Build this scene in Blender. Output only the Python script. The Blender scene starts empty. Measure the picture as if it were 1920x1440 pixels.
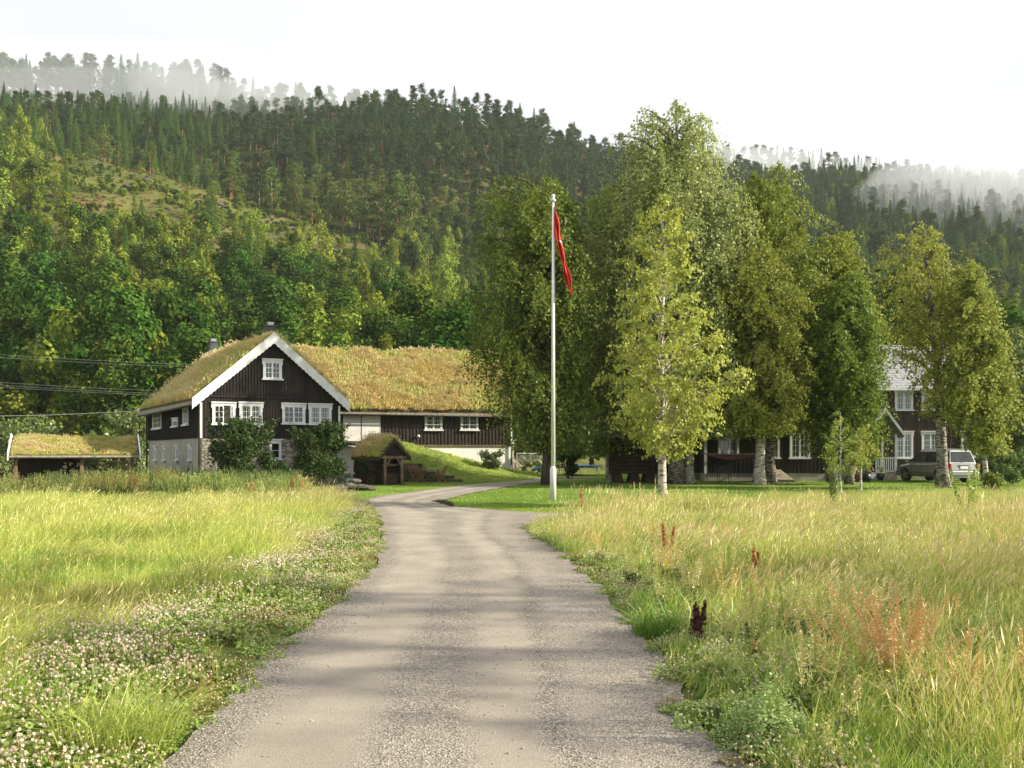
import bpy, math, random
import numpy as np
from mathutils import Vector, Matrix
R=math.radians
S=bpy.context.scene
COL=S.collection
F=1867.0; HZ=850.0; CZ=1.6
# ---------------- camera
cam=bpy.data.cameras.new('camera'); co=bpy.data.objects.new('camera',cam); COL.objects.link(co)
co.location=(0,0,CZ); co.rotation_euler=(R(90),0,0)
cam.sensor_width=36; cam.lens=F*36/1920; cam.shift_y=(HZ-720)/1920.0
cam.clip_start=0.1; cam.clip_end=6000; S.camera=co
# ---------------- sun, sky, exposure
SUN_AZ=R(-6); SUN_EL=R(26)
SD=Vector((math.cos(SUN_AZ)*math.cos(SUN_EL),math.sin(SUN_AZ)*math.cos(SUN_EL),math.sin(SUN_EL)))
sl=bpy.data.lights.new('sun','SUN'); sl.energy=5.0; sl.angle=R(0.8); sl.color=(1.0,.90,.72)
so=bpy.data.objects.new('sun',sl); COL.objects.link(so); so.rotation_euler=SD.to_track_quat('Z','Y').to_euler()
W=bpy.data.worlds.new('World'); S.world=W; W.use_nodes=True
nt=W.node_tree; nt.nodes.clear()
def wn(t): return nt.nodes.new(t)
out=wn('ShaderNodeOutputWorld'); bg=wn('ShaderNodeBackground'); sky=wn('ShaderNodeTexSky')
sky.sky_type='NISHITA'; sky.sun_disc=False; sky.sun_elevation=SUN_EL; sky.sun_rotation=math.atan2(SD.x,SD.y)
bg.inputs[1].default_value=0.06
nt.links.new(sky.outputs[0],bg.inputs[0])
# thin bright cloud deck covering the sky, slightly uneven
tc=wn('ShaderNodeTexCoord'); mp=wn('ShaderNodeMapping'); mp.inputs['Scale'].default_value=(1,1,2.2)
nz=wn('ShaderNodeTexNoise'); nz.inputs['Scale'].default_value=2.2; nz.inputs['Detail'].default_value=5
nt.links.new(tc.outputs['Generated'],mp.inputs[0]); nt.links.new(mp.outputs[0],nz.inputs[0])
cr=wn('ShaderNodeValToRGB'); cr.color_ramp.elements[0].position=.3; cr.color_ramp.elements[1].position=.6
cr.color_ramp.elements[0].color=(.92,.93,.945,1); cr.color_ramp.elements[1].color=(1,1,.995,1)
nt.links.new(nz.outputs[0],cr.inputs[0])
bg2=wn('ShaderNodeBackground'); nt.links.new(cr.outputs[0],bg2.inputs[0]); bg2.inputs[1].default_value=0.54
mx=wn('ShaderNodeMixShader'); mx.inputs[0].default_value=.88
nt.links.new(bg.outputs[0],mx.inputs[1]); nt.links.new(bg2.outputs[0],mx.inputs[2]); nt.links.new(mx.outputs[0],out.inputs[0])
vs=S.view_settings; vs.view_transform='Standard'; vs.look='None'; vs.gamma=1; vs.exposure=1.05
S.cycles.max_bounces=6; S.cycles.transparent_max_bounces=8; S.cycles.volume_bounces=2
S.cycles.diffuse_bounces=3; S.cycles.transmission_bounces=4

# ---------------- small maths helpers
def px2(px,py,z=0.0):
    Y=(CZ-z)*F/(py-HZ); return ((px-960)/F*Y,Y)
def X_at(px,Y): return (px-960)/F*Y
def Z_at(py,Y): return CZ+(HZ-py)/F*Y
def ss(a,b,x):
    t=np.clip((np.asarray(x,float)-a)/(b-a),0,1); return t*t*(3-2*t)
_rg=np.random.default_rng(7); _G=_rg.random((256,256))
def vnoise(x,y):
    x=np.asarray(x,float); y=np.asarray(y,float)
    xi=np.floor(x).astype(int); yi=np.floor(y).astype(int); fx=x-xi; fy=y-yi
    fx=fx*fx*(3-2*fx); fy=fy*fy*(3-2*fy)
    g=lambda a,b:_G[a%256,b%256]
    return (g(xi,yi)*(1-fx)+g(xi+1,yi)*fx)*(1-fy)+(g(xi,yi+1)*(1-fx)+g(xi+1,yi+1)*fx)*fy
def fbm(x,y,o=3):
    s=0;a=.5
    for i in range(o): s=s+a*vnoise(x*2**i+17*i,y*2**i+31*i); a*=.5
    return s/(1-.5**o)
# ---------------- mesh helpers
def tag(o,label=None,cat=None,group=None,kind=None):
    if label:o['label']=label
    if cat:o['category']=cat
    if group:o['group']=group
    if kind:o['kind']=kind
    return o
def empty(name,loc=(0,0,0),rz=0,**k):
    o=bpy.data.objects.new(name,None); COL.objects.link(o); o.location=loc; o.rotation_euler=(0,0,rz); o.empty_display_size=.3
    return tag(o,**k)
def copy_tree(o,parent=None):
    c=o.copy(); COL.objects.link(c); c.parent=parent
    for ch in list(o.children): copy_tree(ch,c)
    return c
def link(o,parent=None):
    COL.objects.link(o)
    if parent: o.parent=parent
    return o
def np_mesh(name,V,Q,mats,tint=None,midx=None,smooth=False):
    """V (n,3), Q (m,k) faces all of k corners"""
    V=np.asarray(V,np.float32); Q=np.asarray(Q,np.int32); k=Q.shape[1]
    me=bpy.data.meshes.new(name); me.vertices.add(len(V)); me.vertices.foreach_set('co',V.ravel())
    me.loops.add(Q.size); me.loops.foreach_set('vertex_index',Q.ravel())
    me.polygons.add(len(Q)); me.polygons.foreach_set('loop_start',np.arange(0,Q.size,k,dtype=np.int32))
    try: me.polygons.foreach_set('loop_total',np.full(len(Q),k,np.int32))
    except Exception: pass
    for m in (mats if isinstance(mats,(list,tuple)) else [mats]): me.materials.append(m)
    if midx is not None: me.polygons.foreach_set('material_index',np.asarray(midx,np.int32))
    if smooth: me.polygons.foreach_set('use_smooth',np.ones(len(Q),bool))
    me.update(calc_edges=True)
    if tint is not None:
        a=me.attributes.new('tint','FLOAT','FACE'); a.data.foreach_set('value',np.asarray(tint,np.float32))
    return me
def np_obj(name,V,Q,mats,parent=None,lk=True,**k):
    o=bpy.data.objects.new(name,np_mesh(name,V,Q,mats,**k))
    if lk: link(o,parent)
    return o
class MB:
    def __init__(s): s.v=[];s.f=[];s.m=[]
    def add(s,vs,fs,m=0):
        b=len(s.v); s.v+= [tuple(map(float,v)) for v in vs]
        for f in fs: s.f.append(tuple(b+i for i in f)); s.m.append(m)
        return s
    def box(s,x0,x1,y0,y1,z0,z1,m=0):
        return s.add([(x0,y0,z0),(x1,y0,z0),(x1,y1,z0),(x0,y1,z0),(x0,y0,z1),(x1,y0,z1),(x1,y1,z1),(x0,y1,z1)],
            [(0,3,2,1),(4,5,6,7),(0,1,5,4),(1,2,6,5),(2,3,7,6),(3,0,4,7)],m)
    def beam(s,a,b,w,h=None,m=0,up=(0,0,1)):
        h=h or w; a=Vector(a);b=Vector(b);d=(b-a).normalized(); u=Vector(up)
        if abs(d.dot(u))>.98:u=Vector((1,0,0))
        r=d.cross(u).normalized(); u=r.cross(d).normalized()
        vs=[]
        for p in (a,b):
            for i,j in ((-1,-1),(1,-1),(1,1),(-1,1)): vs.append(p+r*(i*w/2)+u*(j*h/2))
        return s.add(vs,[(3,2,1,0),(4,5,6,7),(0,1,5,4),(1,2,6,5),(2,3,7,6),(3,0,4,7)],m)
    def tube(s,pts,rad,n=8,m=0,cap=True):
        pts=[Vector(p) for p in pts]; rad=[rad]*len(pts) if not hasattr(rad,'__len__') else rad
        vs=[];fs=[];ref=None
        for i,p in enumerate(pts):
            d=(pts[min(i+1,len(pts)-1)]-pts[max(i-1,0)]).normalized()
            if ref is None: ref=d.cross(Vector((0,0,1)) if abs(d.z)<.9 else Vector((1,0,0))).normalized()
            ref=(ref-d*ref.dot(d)).normalized(); b=d.cross(ref)
            for k in range(n):
                a=2*math.pi*k/n; vs.append(p+(ref*math.cos(a)+b*math.sin(a))*rad[i])
        for i in range(len(pts)-1):
            for k in range(n): fs.append((i*n+k,i*n+(k+1)%n,(i+1)*n+(k+1)%n,(i+1)*n+k))
        if cap: fs.append(tuple(range(n))[::-1]); fs.append(tuple((len(pts)-1)*n+k for k in range(n)))
        return s.add(vs,fs,m)
    def prism(s,poly,axis,a,b,m=0):
        """poly list of 2D; axis 'x','y','z' extruded from a to b"""
        def P(p,t):
            return {'x':(t,p[0],p[1]),'y':(p[0],t,p[1]),'z':(p[0],p[1],t)}[axis]
        n=len(poly); vs=[P(p,a) for p in poly]+[P(p,b) for p in poly]
        fs=[tuple(range(n)),tuple(range(2*n-1,n-1,-1))]+[(i,n+i,n+(i+1)%n,(i+1)%n) for i in range(n)]
        return s.add(vs,fs,m)
    def lathe(s,prof,n=16,c=(0,0,0),m=0):
        vs=[];fs=[]
        for r,z in prof:
            for k in range(n):
                a=2*math.pi*k/n; vs.append((c[0]+r*math.cos(a),c[1]+r*math.sin(a),c[2]+z))
        for i in range(len(prof)-1):
            for k in range(n): fs.append((i*n+k,i*n+(k+1)%n,(i+1)*n+(k+1)%n,(i+1)*n+k))
        return s.add(vs,fs,m)
    def build(s,name,mats,parent=None,bevel=0,smooth=False,recalc=False,lk=True):
        me=bpy.data.meshes.new(name); me.from_pydata(s.v,[],s.f)
        for mt in (mats if isinstance(mats,(list,tuple)) else [mats]): me.materials.append(mt)
        me.polygons.foreach_set('material_index',s.m)
        if smooth: me.polygons.foreach_set('use_smooth',[True]*len(s.f))
        if recalc:
            import bmesh; bm=bmesh.new(); bm.from_mesh(me); bmesh.ops.recalc_face_normals(bm,faces=bm.faces); bm.to_mesh(me); bm.free()
        me.update(); o=bpy.data.objects.new(name,me)
        if lk: link(o,parent)
        if bevel:
            b=o.modifiers.new('bevel','BEVEL'); b.width=bevel; b.segments=2; b.limit_method='ANGLE'
        return o
# ---------------- materials
MATS={}
def newmat(name):
    m=bpy.data.materials.new(name); m.use_nodes=True; n=m.node_tree; n.nodes.clear(); MATS[name]=m
    o=n.nodes.new('ShaderNodeOutputMaterial'); return m,n,o
def noise_node(n,scale,detail=4,coord='Object',vec=(1,1,1),rough=.55):
    tc=n.nodes.new('ShaderNodeTexCoord'); mp=n.nodes.new('ShaderNodeMapping'); mp.inputs['Scale'].default_value=vec
    nz=n.nodes.new('ShaderNodeTexNoise'); nz.inputs['Scale'].default_value=scale; nz.inputs['Detail'].default_value=detail; nz.inputs['Roughness'].default_value=rough
    n.links.new(tc.outputs[coord],mp.inputs[0]); n.links.new(mp.outputs[0],nz.inputs[0]); return nz
def ramp(n,src,stops):
    r=n.nodes.new('ShaderNodeValToRGB'); e=r.color_ramp.elements
    while len(e)<len(stops): e.new(.5)
    for i,(p,c) in enumerate(stops): e[i].position=p; e[i].color=(*c,1)
    n.links.new(src,r.inputs[0]); return r
def mixc(n,fac,a,b,mode='MIX'):
    m=n.nodes.new('ShaderNodeMix'); m.data_type='RGBA'; m.blend_type=mode
    for s,v in ((m.inputs[0],fac),(m.inputs[6],a),(m.inputs[7],b)):
        if hasattr(v,'is_output') or isinstance(v,bpy.types.NodeSocket): n.links.new(v,s)
        elif isinstance(v,(int,float)): s.default_value=v
        else: s.default_value=(*v,1)
    return m.outputs[2]
def surf(name,c1,c2,scale=4,rough=.7,vec=(1,1,1),bump=.2,bscale=None,detail=5,metal=0,lo=.35,hi=.65,coord='Object',spec=.4,coat=0):
    m,n,o=newmat(name); b=n.nodes.new('ShaderNodeBsdfPrincipled')
    nz=noise_node(n,scale,detail,coord,vec); r=ramp(n,nz.outputs[0],[(lo,c1),(hi,c2)])
    n.links.new(r.outputs[0],b.inputs['Base Color']); b.inputs['Roughness'].default_value=rough; b.inputs['Metallic'].default_value=metal
    b.inputs['Specular IOR Level'].default_value=spec
    if coat: b.inputs['Coat Weight'].default_value=coat
    if bump:
        n2=noise_node(n,bscale or scale*4,4,coord,vec); bp=n.nodes.new('ShaderNodeBump'); bp.inputs['Strength'].default_value=bump; bp.inputs['Distance'].default_value=.02
        n.links.new(n2.outputs[0],bp.inputs['Height']); n.links.new(bp.outputs[0],b.inputs['Normal'])
    n.links.new(b.outputs[0],o.inputs[0]); return m
def leafmat(name,ca,cb,trans=.35,tc=None,objvar=.25,gloss=.05,huevar=.02):
    """leaf shader: tint attribute per leaf, random value per object/instance"""
    m,n,o=newmat(name)
    at=n.nodes.new('ShaderNodeAttribute'); at.attribute_name='tint'
    col=mixc(n,at.outputs['Fac'],ca,cb)
    oi=n.nodes.new('ShaderNodeObjectInfo')
    mr=n.nodes.new('ShaderNodeMapRange'); mr.inputs[3].default_value=1-objvar; mr.inputs[4].default_value=1+objvar
    n.links.new(oi.outputs['Random'],mr.inputs[0])
    hs=n.nodes.new('ShaderNodeHueSaturation'); n.links.new(col,hs.inputs['Color']); n.links.new(mr.outputs[0],hs.inputs['Value'])
    ml=n.nodes.new('ShaderNodeMath'); ml.operation='MULTIPLY'; ml.inputs[1].default_value=7.31; n.links.new(oi.outputs['Random'],ml.inputs[0])
    fr=n.nodes.new('ShaderNodeMath'); fr.operation='FRACT'; n.links.new(ml.outputs[0],fr.inputs[0])
    mh=n.nodes.new('ShaderNodeMapRange'); mh.inputs[3].default_value=.5-huevar; mh.inputs[4].default_value=.5+huevar
    n.links.new(fr.outputs[0],mh.inputs[0]); n.links.new(mh.outputs[0],hs.inputs['Hue'])
    d=n.nodes.new('ShaderNodeBsdfDiffuse'); t=n.nodes.new('ShaderNodeBsdfTranslucent')
    n.links.new(hs.outputs[0],d.inputs[0])
    tcol=mixc(n,.5,hs.outputs[0],tc or cb); n.links.new(tcol,t.inputs[0])
    mx=n.nodes.new('ShaderNodeMixShader'); mx.inputs[0].default_value=trans
    n.links.new(d.outputs[0],mx.inputs[1]); n.links.new(t.outputs[0],mx.inputs[2]); last=mx
    if gloss:
        g=n.nodes.new('ShaderNodeBsdfGlossy'); g.inputs['Roughness'].default_value=.45; g.inputs[0].default_value=(.9,.95,.9,1)
        m2=n.nodes.new('ShaderNodeMixShader'); m2.inputs[0].default_value=gloss; n.links.new(mx.outputs[0],m2.inputs[1]); n.links.new(g.outputs[0],m2.inputs[2]); last=m2
    n.links.new(last.outputs[0],o.inputs[0]); return m
M_dark=surf('dark brown boards',(.008,.005,.004),(.019,.012,.010),3,.75,(1,1,.15),.25,20)
M_darkb=surf('brown boards',(.022,.014,.012),(.055,.037,.032),3,.7,(1,1,.15),.25,20)
M_white=surf('white paint',(.62,.63,.64),(.74,.75,.76),2.5,.5,(1,1,1),.05,30)
M_wall=surf('white wall',(.70,.70,.68),(.82,.82,.80),1.5,.8,(1,1,.4),.1,12)
M_cream=surf('pale wall panel',(.72,.70,.66),(.80,.79,.75),1.2,.8,(1,1,1),.05,12)
M_plank=surf('weathered plank',(.20,.17,.13),(.38,.34,.27),6,.85,(1,1,1),.3,20)
M_post=surf('old timber',(.10,.065,.04),(.26,.18,.11),5,.85,(1,1,.3),.4,20)
M_log=surf('tarred log',(.022,.014,.010),(.06,.038,.026),4,.85,(.3,.3,1),.5,16)
M_slate=surf('grey roof slates',(.20,.21,.23),(.34,.35,.37),3,.6,(1,1,1),.3,14)
M_metal=surf('galvanised metal',(.35,.36,.37),(.5,.5,.52),5,.4,(1,1,1),.05,20,metal=.6)
M_black=surf('black metal',(.012,.012,.012),(.03,.03,.03),5,.5,(1,1,1),.05,20)
M_gutter=surf('dark gutter',(.02,.018,.016),(.04,.034,.03),5,.5)
M_rubber=surf('tyre rubber',(.015,.015,.015),(.03,.03,.03),8,.85)
M_stone=None
def stone_mat():
    m,n,o=newmat('rubble stone'); b=n.nodes.new('ShaderNodeBsdfPrincipled'); b.inputs['Roughness'].default_value=.9
    tc=n.nodes.new('ShaderNodeTexCoord'); mp=n.nodes.new('ShaderNodeMapping'); mp.inputs['Scale'].default_value=(1.7,1.7,5)
    wz=n.nodes.new('ShaderNodeTexNoise'); wz.inputs['Scale'].default_value=2.5; n.links.new(tc.outputs['Object'],wz.inputs[0])
    ad=n.nodes.new('ShaderNodeMixRGB'); ad.blend_type='ADD'; ad.inputs[0].default_value=.25; n.links.new(tc.outputs['Object'],ad.inputs[1]); n.links.new(wz.outputs['Color'],ad.inputs[2])
    n.links.new(ad.outputs[0],mp.inputs[0])
    v=n.nodes.new('ShaderNodeTexVoronoi'); v.feature='DISTANCE_TO_EDGE'; v.inputs['Scale'].default_value=1.3; n.links.new(mp.outputs[0],v.inputs[0])
    v2=n.nodes.new('ShaderNodeTexVoronoi'); v2.inputs['Scale'].default_value=1.3; n.links.new(mp.outputs[0],v2.inputs[0])
    r=ramp(n,v.outputs['Distance'],[(.0,(.07,.065,.055)),(.07,(1,1,1))])
    bw=n.nodes.new('ShaderNodeSeparateColor'); n.links.new(v2.outputs['Color'],bw.inputs[0])
    c=ramp(n,bw.outputs[0],[(0,(.17,.15,.125)),(.5,(.25,.225,.185)),(1,(.36,.33,.275))])
    col=mixc(n,1,c.outputs[0],r.outputs[0],'MULTIPLY'); n.links.new(col,b.inputs['Base Color'])
    bp=n.nodes.new('ShaderNodeBump'); bp.inputs['Strength'].default_value=.8; bp.inputs['Distance'].default_value=.05
    n.links.new(v.outputs['Distance'],bp.inputs['Height']); n.links.new(bp.outputs[0],b.inputs['Normal']); n.links.new(b.outputs[0],o.inputs[0]); return m
M_stone=stone_mat()
def plaster_mat():
    m,n,o=newmat('worn plaster'); b=n.nodes.new('ShaderNodeBsdfPrincipled'); b.inputs['Roughness'].default_value=.9
    n1=noise_node(n,1.6,6,'Object',(1,1,1),.6); n2=noise_node(n,1.1,7,'Object',(1,1,1.6),.7)
    base=ramp(n,n1.outputs[0],[(.3,(.27,.255,.22)),(.7,(.42,.40,.345))])
    # bare stone shows where the plaster has come off low on the wall
    tc=n.nodes.new('ShaderNodeTexCoord'); sx=n.nodes.new('ShaderNodeSeparateXYZ'); n.links.new(tc.outputs['Object'],sx.inputs[0])
    mr=n.nodes.new('ShaderNodeMapRange'); mr.inputs[1].default_value=.2; mr.inputs[2].default_value=1.5; mr.inputs[3].default_value=.22; mr.inputs[4].default_value=-.12
    n.links.new(sx.outputs[2],mr.inputs[0]); ad=n.nodes.new('ShaderNodeMath'); n.links.new(n2.outputs[0],ad.inputs[0]); n.links.new(mr.outputs[0],ad.inputs[1])
    f=ramp(n,ad.outputs[0],[(.60,(0,0,0)),(.64,(1,1,1))])
    col=mixc(n,f.outputs[0],base.outputs[0],(.10,.095,.08)); n.links.new(col,b.inputs['Base Color']); n.links.new(b.outputs[0],o.inputs[0])
    bp=n.nodes.new('ShaderNodeBump'); bp.inputs['Strength'].default_value=.4; n.links.new(n2.outputs[0],bp.inputs['Height']); n.links.new(bp.outputs[0],b.inputs['Normal']); return m
M_plaster=plaster_mat()
def birch_mat(name,base,dark,amt=.52,sc=1.0):
    m,n,o=newmat(name); b=n.nodes.new('ShaderNodeBsdfPrincipled'); b.inputs['Roughness'].default_value=.75
    n1=noise_node(n,7*sc,5,'Object',(.6,.6,2.4),.6); f=ramp(n,n1.outputs[0],[(amt,(0,0,0)),(amt+.06,(1,1,1))])
    n2=noise_node(n,2.5,4); bc=ramp(n,n2.outputs[0],[(.3,tuple(x*.75 for x in base)),(.7,base)])
    n.links.new(mixc(n,f.outputs[0],bc.outputs[0],dark),b.inputs['Base Color'])
    bp=n.nodes.new('ShaderNodeBump'); bp.inputs['Strength'].default_value=.5; bp.inputs['Distance'].default_value=.02; n.links.new(n1.outputs[0],bp.inputs['Height']); n.links.new(bp.outputs[0],b.inputs['Normal'])
    n.links.new(b.outputs[0],o.inputs[0]); return m
M_bark=birch_mat('birch bark',(.52,.48,.42),(.06,.05,.04))
M_bark2=birch_mat('old birch bark',(.34,.31,.26),(.05,.04,.03),.47)
M_barkd=surf('dark bark',(.035,.028,.02),(.10,.08,.06),6,.9,(1,1,.3),.5,20)
M_barkp=surf('orange pine bark',(.16,.075,.035),(.34,.17,.08),2,.9,(1,1,.4),.3,20)
def glass_mat():
    m,n,o=newmat('window glass'); g=n.nodes.new('ShaderNodeBsdfGlossy'); g.inputs['Roughness'].default_value=.03; g.inputs[0].default_value=(.8,.85,.9,1)
    t=n.nodes.new('ShaderNodeBsdfTransparent'); t.inputs[0].default_value=(.8,.83,.82,1); mx=n.nodes.new('ShaderNodeMixShader')
    lw=n.nodes.new('ShaderNodeLayerWeight'); lw.inputs[0].default_value=.25
    mr=n.nodes.new('ShaderNodeMapRange'); mr.inputs[3].default_value=.05; mr.inputs[4].default_value=.7
    n.links.new(lw.outputs['Fresnel'],mr.inputs[0]); n.links.new(mr.outputs[0],mx.inputs[0])
    n.links.new(t.outputs[0],mx.inputs[1]); n.links.new(g.outputs[0],mx.inputs[2]); n.links.new(mx.outputs[0],o.inputs[0]); return m
M_glass=glass_mat()
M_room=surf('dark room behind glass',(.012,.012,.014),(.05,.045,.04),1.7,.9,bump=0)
M_curtain=surf('lace curtain',(.5,.5,.47),(.68,.68,.64),3,.9,(1,1,1),.1,30)
# ---------------- scattering by geometry nodes (stuff only)
def scatter(name,protos,P,rot,scl,idx,parent=None,**k):
    c=bpy.data.collections.new(name+' sources')
    for i,o in enumerate(protos): c.objects.link(o)
    order=sorted(range(len(protos)),key=lambda i:protos[i].name); inv=np.zeros(len(protos),int)
    for a,b in enumerate(order): inv[b]=a
    idx=inv[np.asarray(idx,int)]
    P=np.asarray(P,np.float32); me=bpy.data.meshes.new(name); me.vertices.add(len(P)); me.vertices.foreach_set('co',P.ravel())
    a=me.attributes.new('rot','FLOAT_VECTOR','POINT'); a.data.foreach_set('vector',np.asarray(rot,np.float32).ravel())
    a=me.attributes.new('scl','FLOAT','POINT'); a.data.foreach_set('value',np.asarray(scl,np.float32))
    a=me.attributes.new('idx','INT','POINT'); a.data.foreach_set('value',np.asarray(idx,np.int32))
    me.update(); ob=bpy.data.objects.new(name,me); link(ob,parent)
    g=bpy.data.node_groups.new(name+' nodes','GeometryNodeTree'); g.interface.new_socket('Geometry',in_out='INPUT',socket_type='NodeSocketGeometry'); g.interface.new_socket('Geometry',in_out='OUTPUT',socket_type='NodeSocketGeometry')
    N=g.nodes.new; gi=N('NodeGroupInput'); go=N('NodeGroupOutput'); ip=N('GeometryNodeInstanceOnPoints'); ci=N('GeometryNodeCollectionInfo')
    ci.inputs[0].default_value=c; ci.inputs['Separate Children'].default_value=True; ci.inputs['Reset Children'].default_value=True
    ip.inputs['Pick Instance'].default_value=True
    def na(nm,ty):
        q=N('GeometryNodeInputNamedAttribute'); q.data_type=ty; q.inputs['Name'].default_value=nm; return [s for s in q.outputs if s.enabled][0]
    er=N('FunctionNodeEulerToRotation'); L=g.links.new
    L(gi.outputs[0],ip.inputs['Points']); L(ci.outputs[0],ip.inputs['Instance']); L(na('idx','INT'),ip.inputs['Instance Index'])
    L(na('rot','FLOAT_VECTOR'),er.inputs[0]); L(er.outputs[0],ip.inputs['Rotation']); L(na('scl','FLOAT'),ip.inputs['Scale']); L(ip.outputs[0],go.inputs[0])
    mo=ob.modifiers.new('scatter','NODES'); mo.node_group=g
    return tag(ob,kind='stuff',**k)
# ---------------- leaf cards
def unit(a): return a/np.maximum(np.linalg.norm(a,axis=-1,keepdims=True),1e-9)
def leaf_cards(P,size,rg,out=None,k=.8,down=0.0,asp=.62):
    n=len(P); N=rg.normal(size=(n,3))
    if out is not None: N=unit(N)+out*k
    N=unit(N); T=rg.normal(size=(n,3)); T[:,2]-=down*1.5; T=unit(T-N*np.sum(T*N,1,keepdims=True)); B=np.cross(N,T)
    s=(size*rg.uniform(.45,1.5,n))[:,None]
    V=np.stack([P-T*s*.5,P+B*s*asp*.5,P+T*s*.5,P-B*s*asp*.5],1).reshape(-1,3)
    Q=np.arange(4*n).reshape(n,4); return V,Q
# ================= TERRAIN
def hfun(x,y):
    x=np.asarray(x,float); y=np.asarray(y,float)
    z=.40*ss(56.5,61,y)*ss(3.5,0.5,x)*ss(-16,-10,x)
    z=z-.75*ss(-15,-24,x)*ss(26,40,y)*ss(78,62,y)
    z=z+1.9*ss(66,100,y)
    # meadow hollows
    rl=-2.7-.05*np.clip(y,0,60); m=ss(-.8,-4,x-rl)*ss(44,34,y)+ss(.8,4,x-4.2)*ss(24,19,y)
    z=z+m*(.35*(fbm(x*.16+3,y*.16+9,2)-.55))
    z=z-.30*np.exp(-((x+5.3)**2/4+(y-10.3)**2/1.6))
    return z
def road_pts(t): return [px2(*p) for p in t]
LP=[(300,1440),(390,1340),(460,1270),(560,1180),(650,1110),(700,1060),(718,1010),(712,985),(695,950),(684,938)]
RP=[(1400,1440),(1290,1340),(1250,1260),(1200,1180),(1140,1110),(1090,1065),(1040,1030),(995,1005),(985,990)]
LW=[(-1.62,-60.0),(-1.62,4.0)]+road_pts(LP)+[(-5.0,36.5),(-4.3,39.8),(-2.84,48.2),(-.87,54.3),(1.3,58.6),(4,60.4)]
RW=[(1.35,-60.0),(1.33,4.0)]+road_pts(RP)+[(.7,26.6),(-.91,28.4),(-1.74,29.6),(-2.27,31.4),(-2.45,32.5),(-1.85,38.3),(0,48.2),(1.5,55.2),(3.2,58.2),(5,59.4)]
lY=np.array([p[1] for p in LW]); lX=np.array([p[0] for p in LW]); rY=np.array([p[1] for p in RW]); rX=np.array([p[0] for p in RW])
def roadL(y): return np.interp(y,lY,lX)
def roadR(y): return np.interp(y,rY,rX)
def on_road(x,y,pad=0.0):
    main=(x>roadL(y)-pad)&(x<roadR(y)+pad)&(y<59.5)
    br=(y>22.2-pad)&(y<26.7+pad)&(x>-3)
    return main|br
def on_lawn(x,y):
    a=(y>26.3)&(x>roadR(y))&(y<72)&(x>-4)           # right of the bend
    a=a|((y>34.5)&(x<roadL(y)+.3)&(x>-11.5+(y-45)*.10)&(y<61)&(x>-9.6-(45-np.minimum(y,45))*-.25))
    return a
def h1(x,y): return float(hfun(x,y))
def soil_mat(name,stops,sc,bump=.5):
    m,n,o=newmat(name); b=n.nodes.new('ShaderNodeBsdfPrincipled'); b.inputs['Roughness'].default_value=1; b.inputs['Specular IOR Level'].default_value=.1
    n1=noise_node(n,sc,8,'Object',(1,1,1),.7); r=ramp(n,n1.outputs[0],stops); n.links.new(r.outputs[0],b.inputs['Base Color'])
    n2=noise_node(n,30,5); bp=n.nodes.new('ShaderNodeBump'); bp.inputs['Strength'].default_value=bump; bp.inputs['Distance'].default_value=.05
    n.links.new(n2.outputs[0],bp.inputs['Height']); n.links.new(bp.outputs[0],b.inputs['Normal']); n.links.new(b.outputs[0],o.inputs[0]); return m
M_ground=soil_mat('meadow floor',[(.3,(.06,.08,.02)),(.5,(.13,.15,.04)),(.7,(.22,.21,.08))],.6)
M_lawn=soil_mat('mown lawn',[(.3,(.09,.15,.015)),(.5,(.14,.20,.022)),(.72,(.20,.25,.04))],.35,.8)
M_hill=soil_mat('hillside floor',[(.33,(.03,.045,.012)),(.46,(.07,.09,.02)),(.56,(.12,.12,.035)),(.64,(.12,.08,.04)),(.76,(.15,.14,.12))],.05)
def grid_obj(name,xs,ys,zf,mat,mask=None,kind='structure',smooth=True):
    GX,GY=np.meshgrid(xs,ys,indexing='ij'); V=np.stack([GX,GY,zf(GX,GY)],-1).reshape(-1,3)
    nx,ny=len(xs),len(ys); i,j=np.meshgrid(np.arange(nx-1),np.arange(ny-1),indexing='ij'); a=(i*ny+j).ravel()
    Q=np.stack([a,a+ny,a+ny+1,a+1],1)
    if mask is not None:
        C=V[Q].mean(1); Q=Q[mask(C[:,0],C[:,1])]; u,inv=np.unique(Q,return_inverse=True); V=V[u]; Q=inv.reshape(Q.shape)
    return tag(np_obj(name,V,Q,mat,smooth=smooth),kind=kind)
xs=np.unique(np.concatenate([np.arange(-400,-60,20),np.arange(-60,-26,1.5),np.arange(-26,34,.4),np.arange(34,70,1.5),np.arange(70,420,20)]))
ys=np.unique(np.concatenate([np.arange(-200,-10,10),np.arange(-10,66,.4),np.arange(66,112,1.5)]))
grid_obj('ground',xs,ys,hfun,M_ground,lambda x,y:~on_lawn(x,y))
grid_obj('lawn',xs,ys,hfun,M_lawn,on_lawn)
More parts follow.
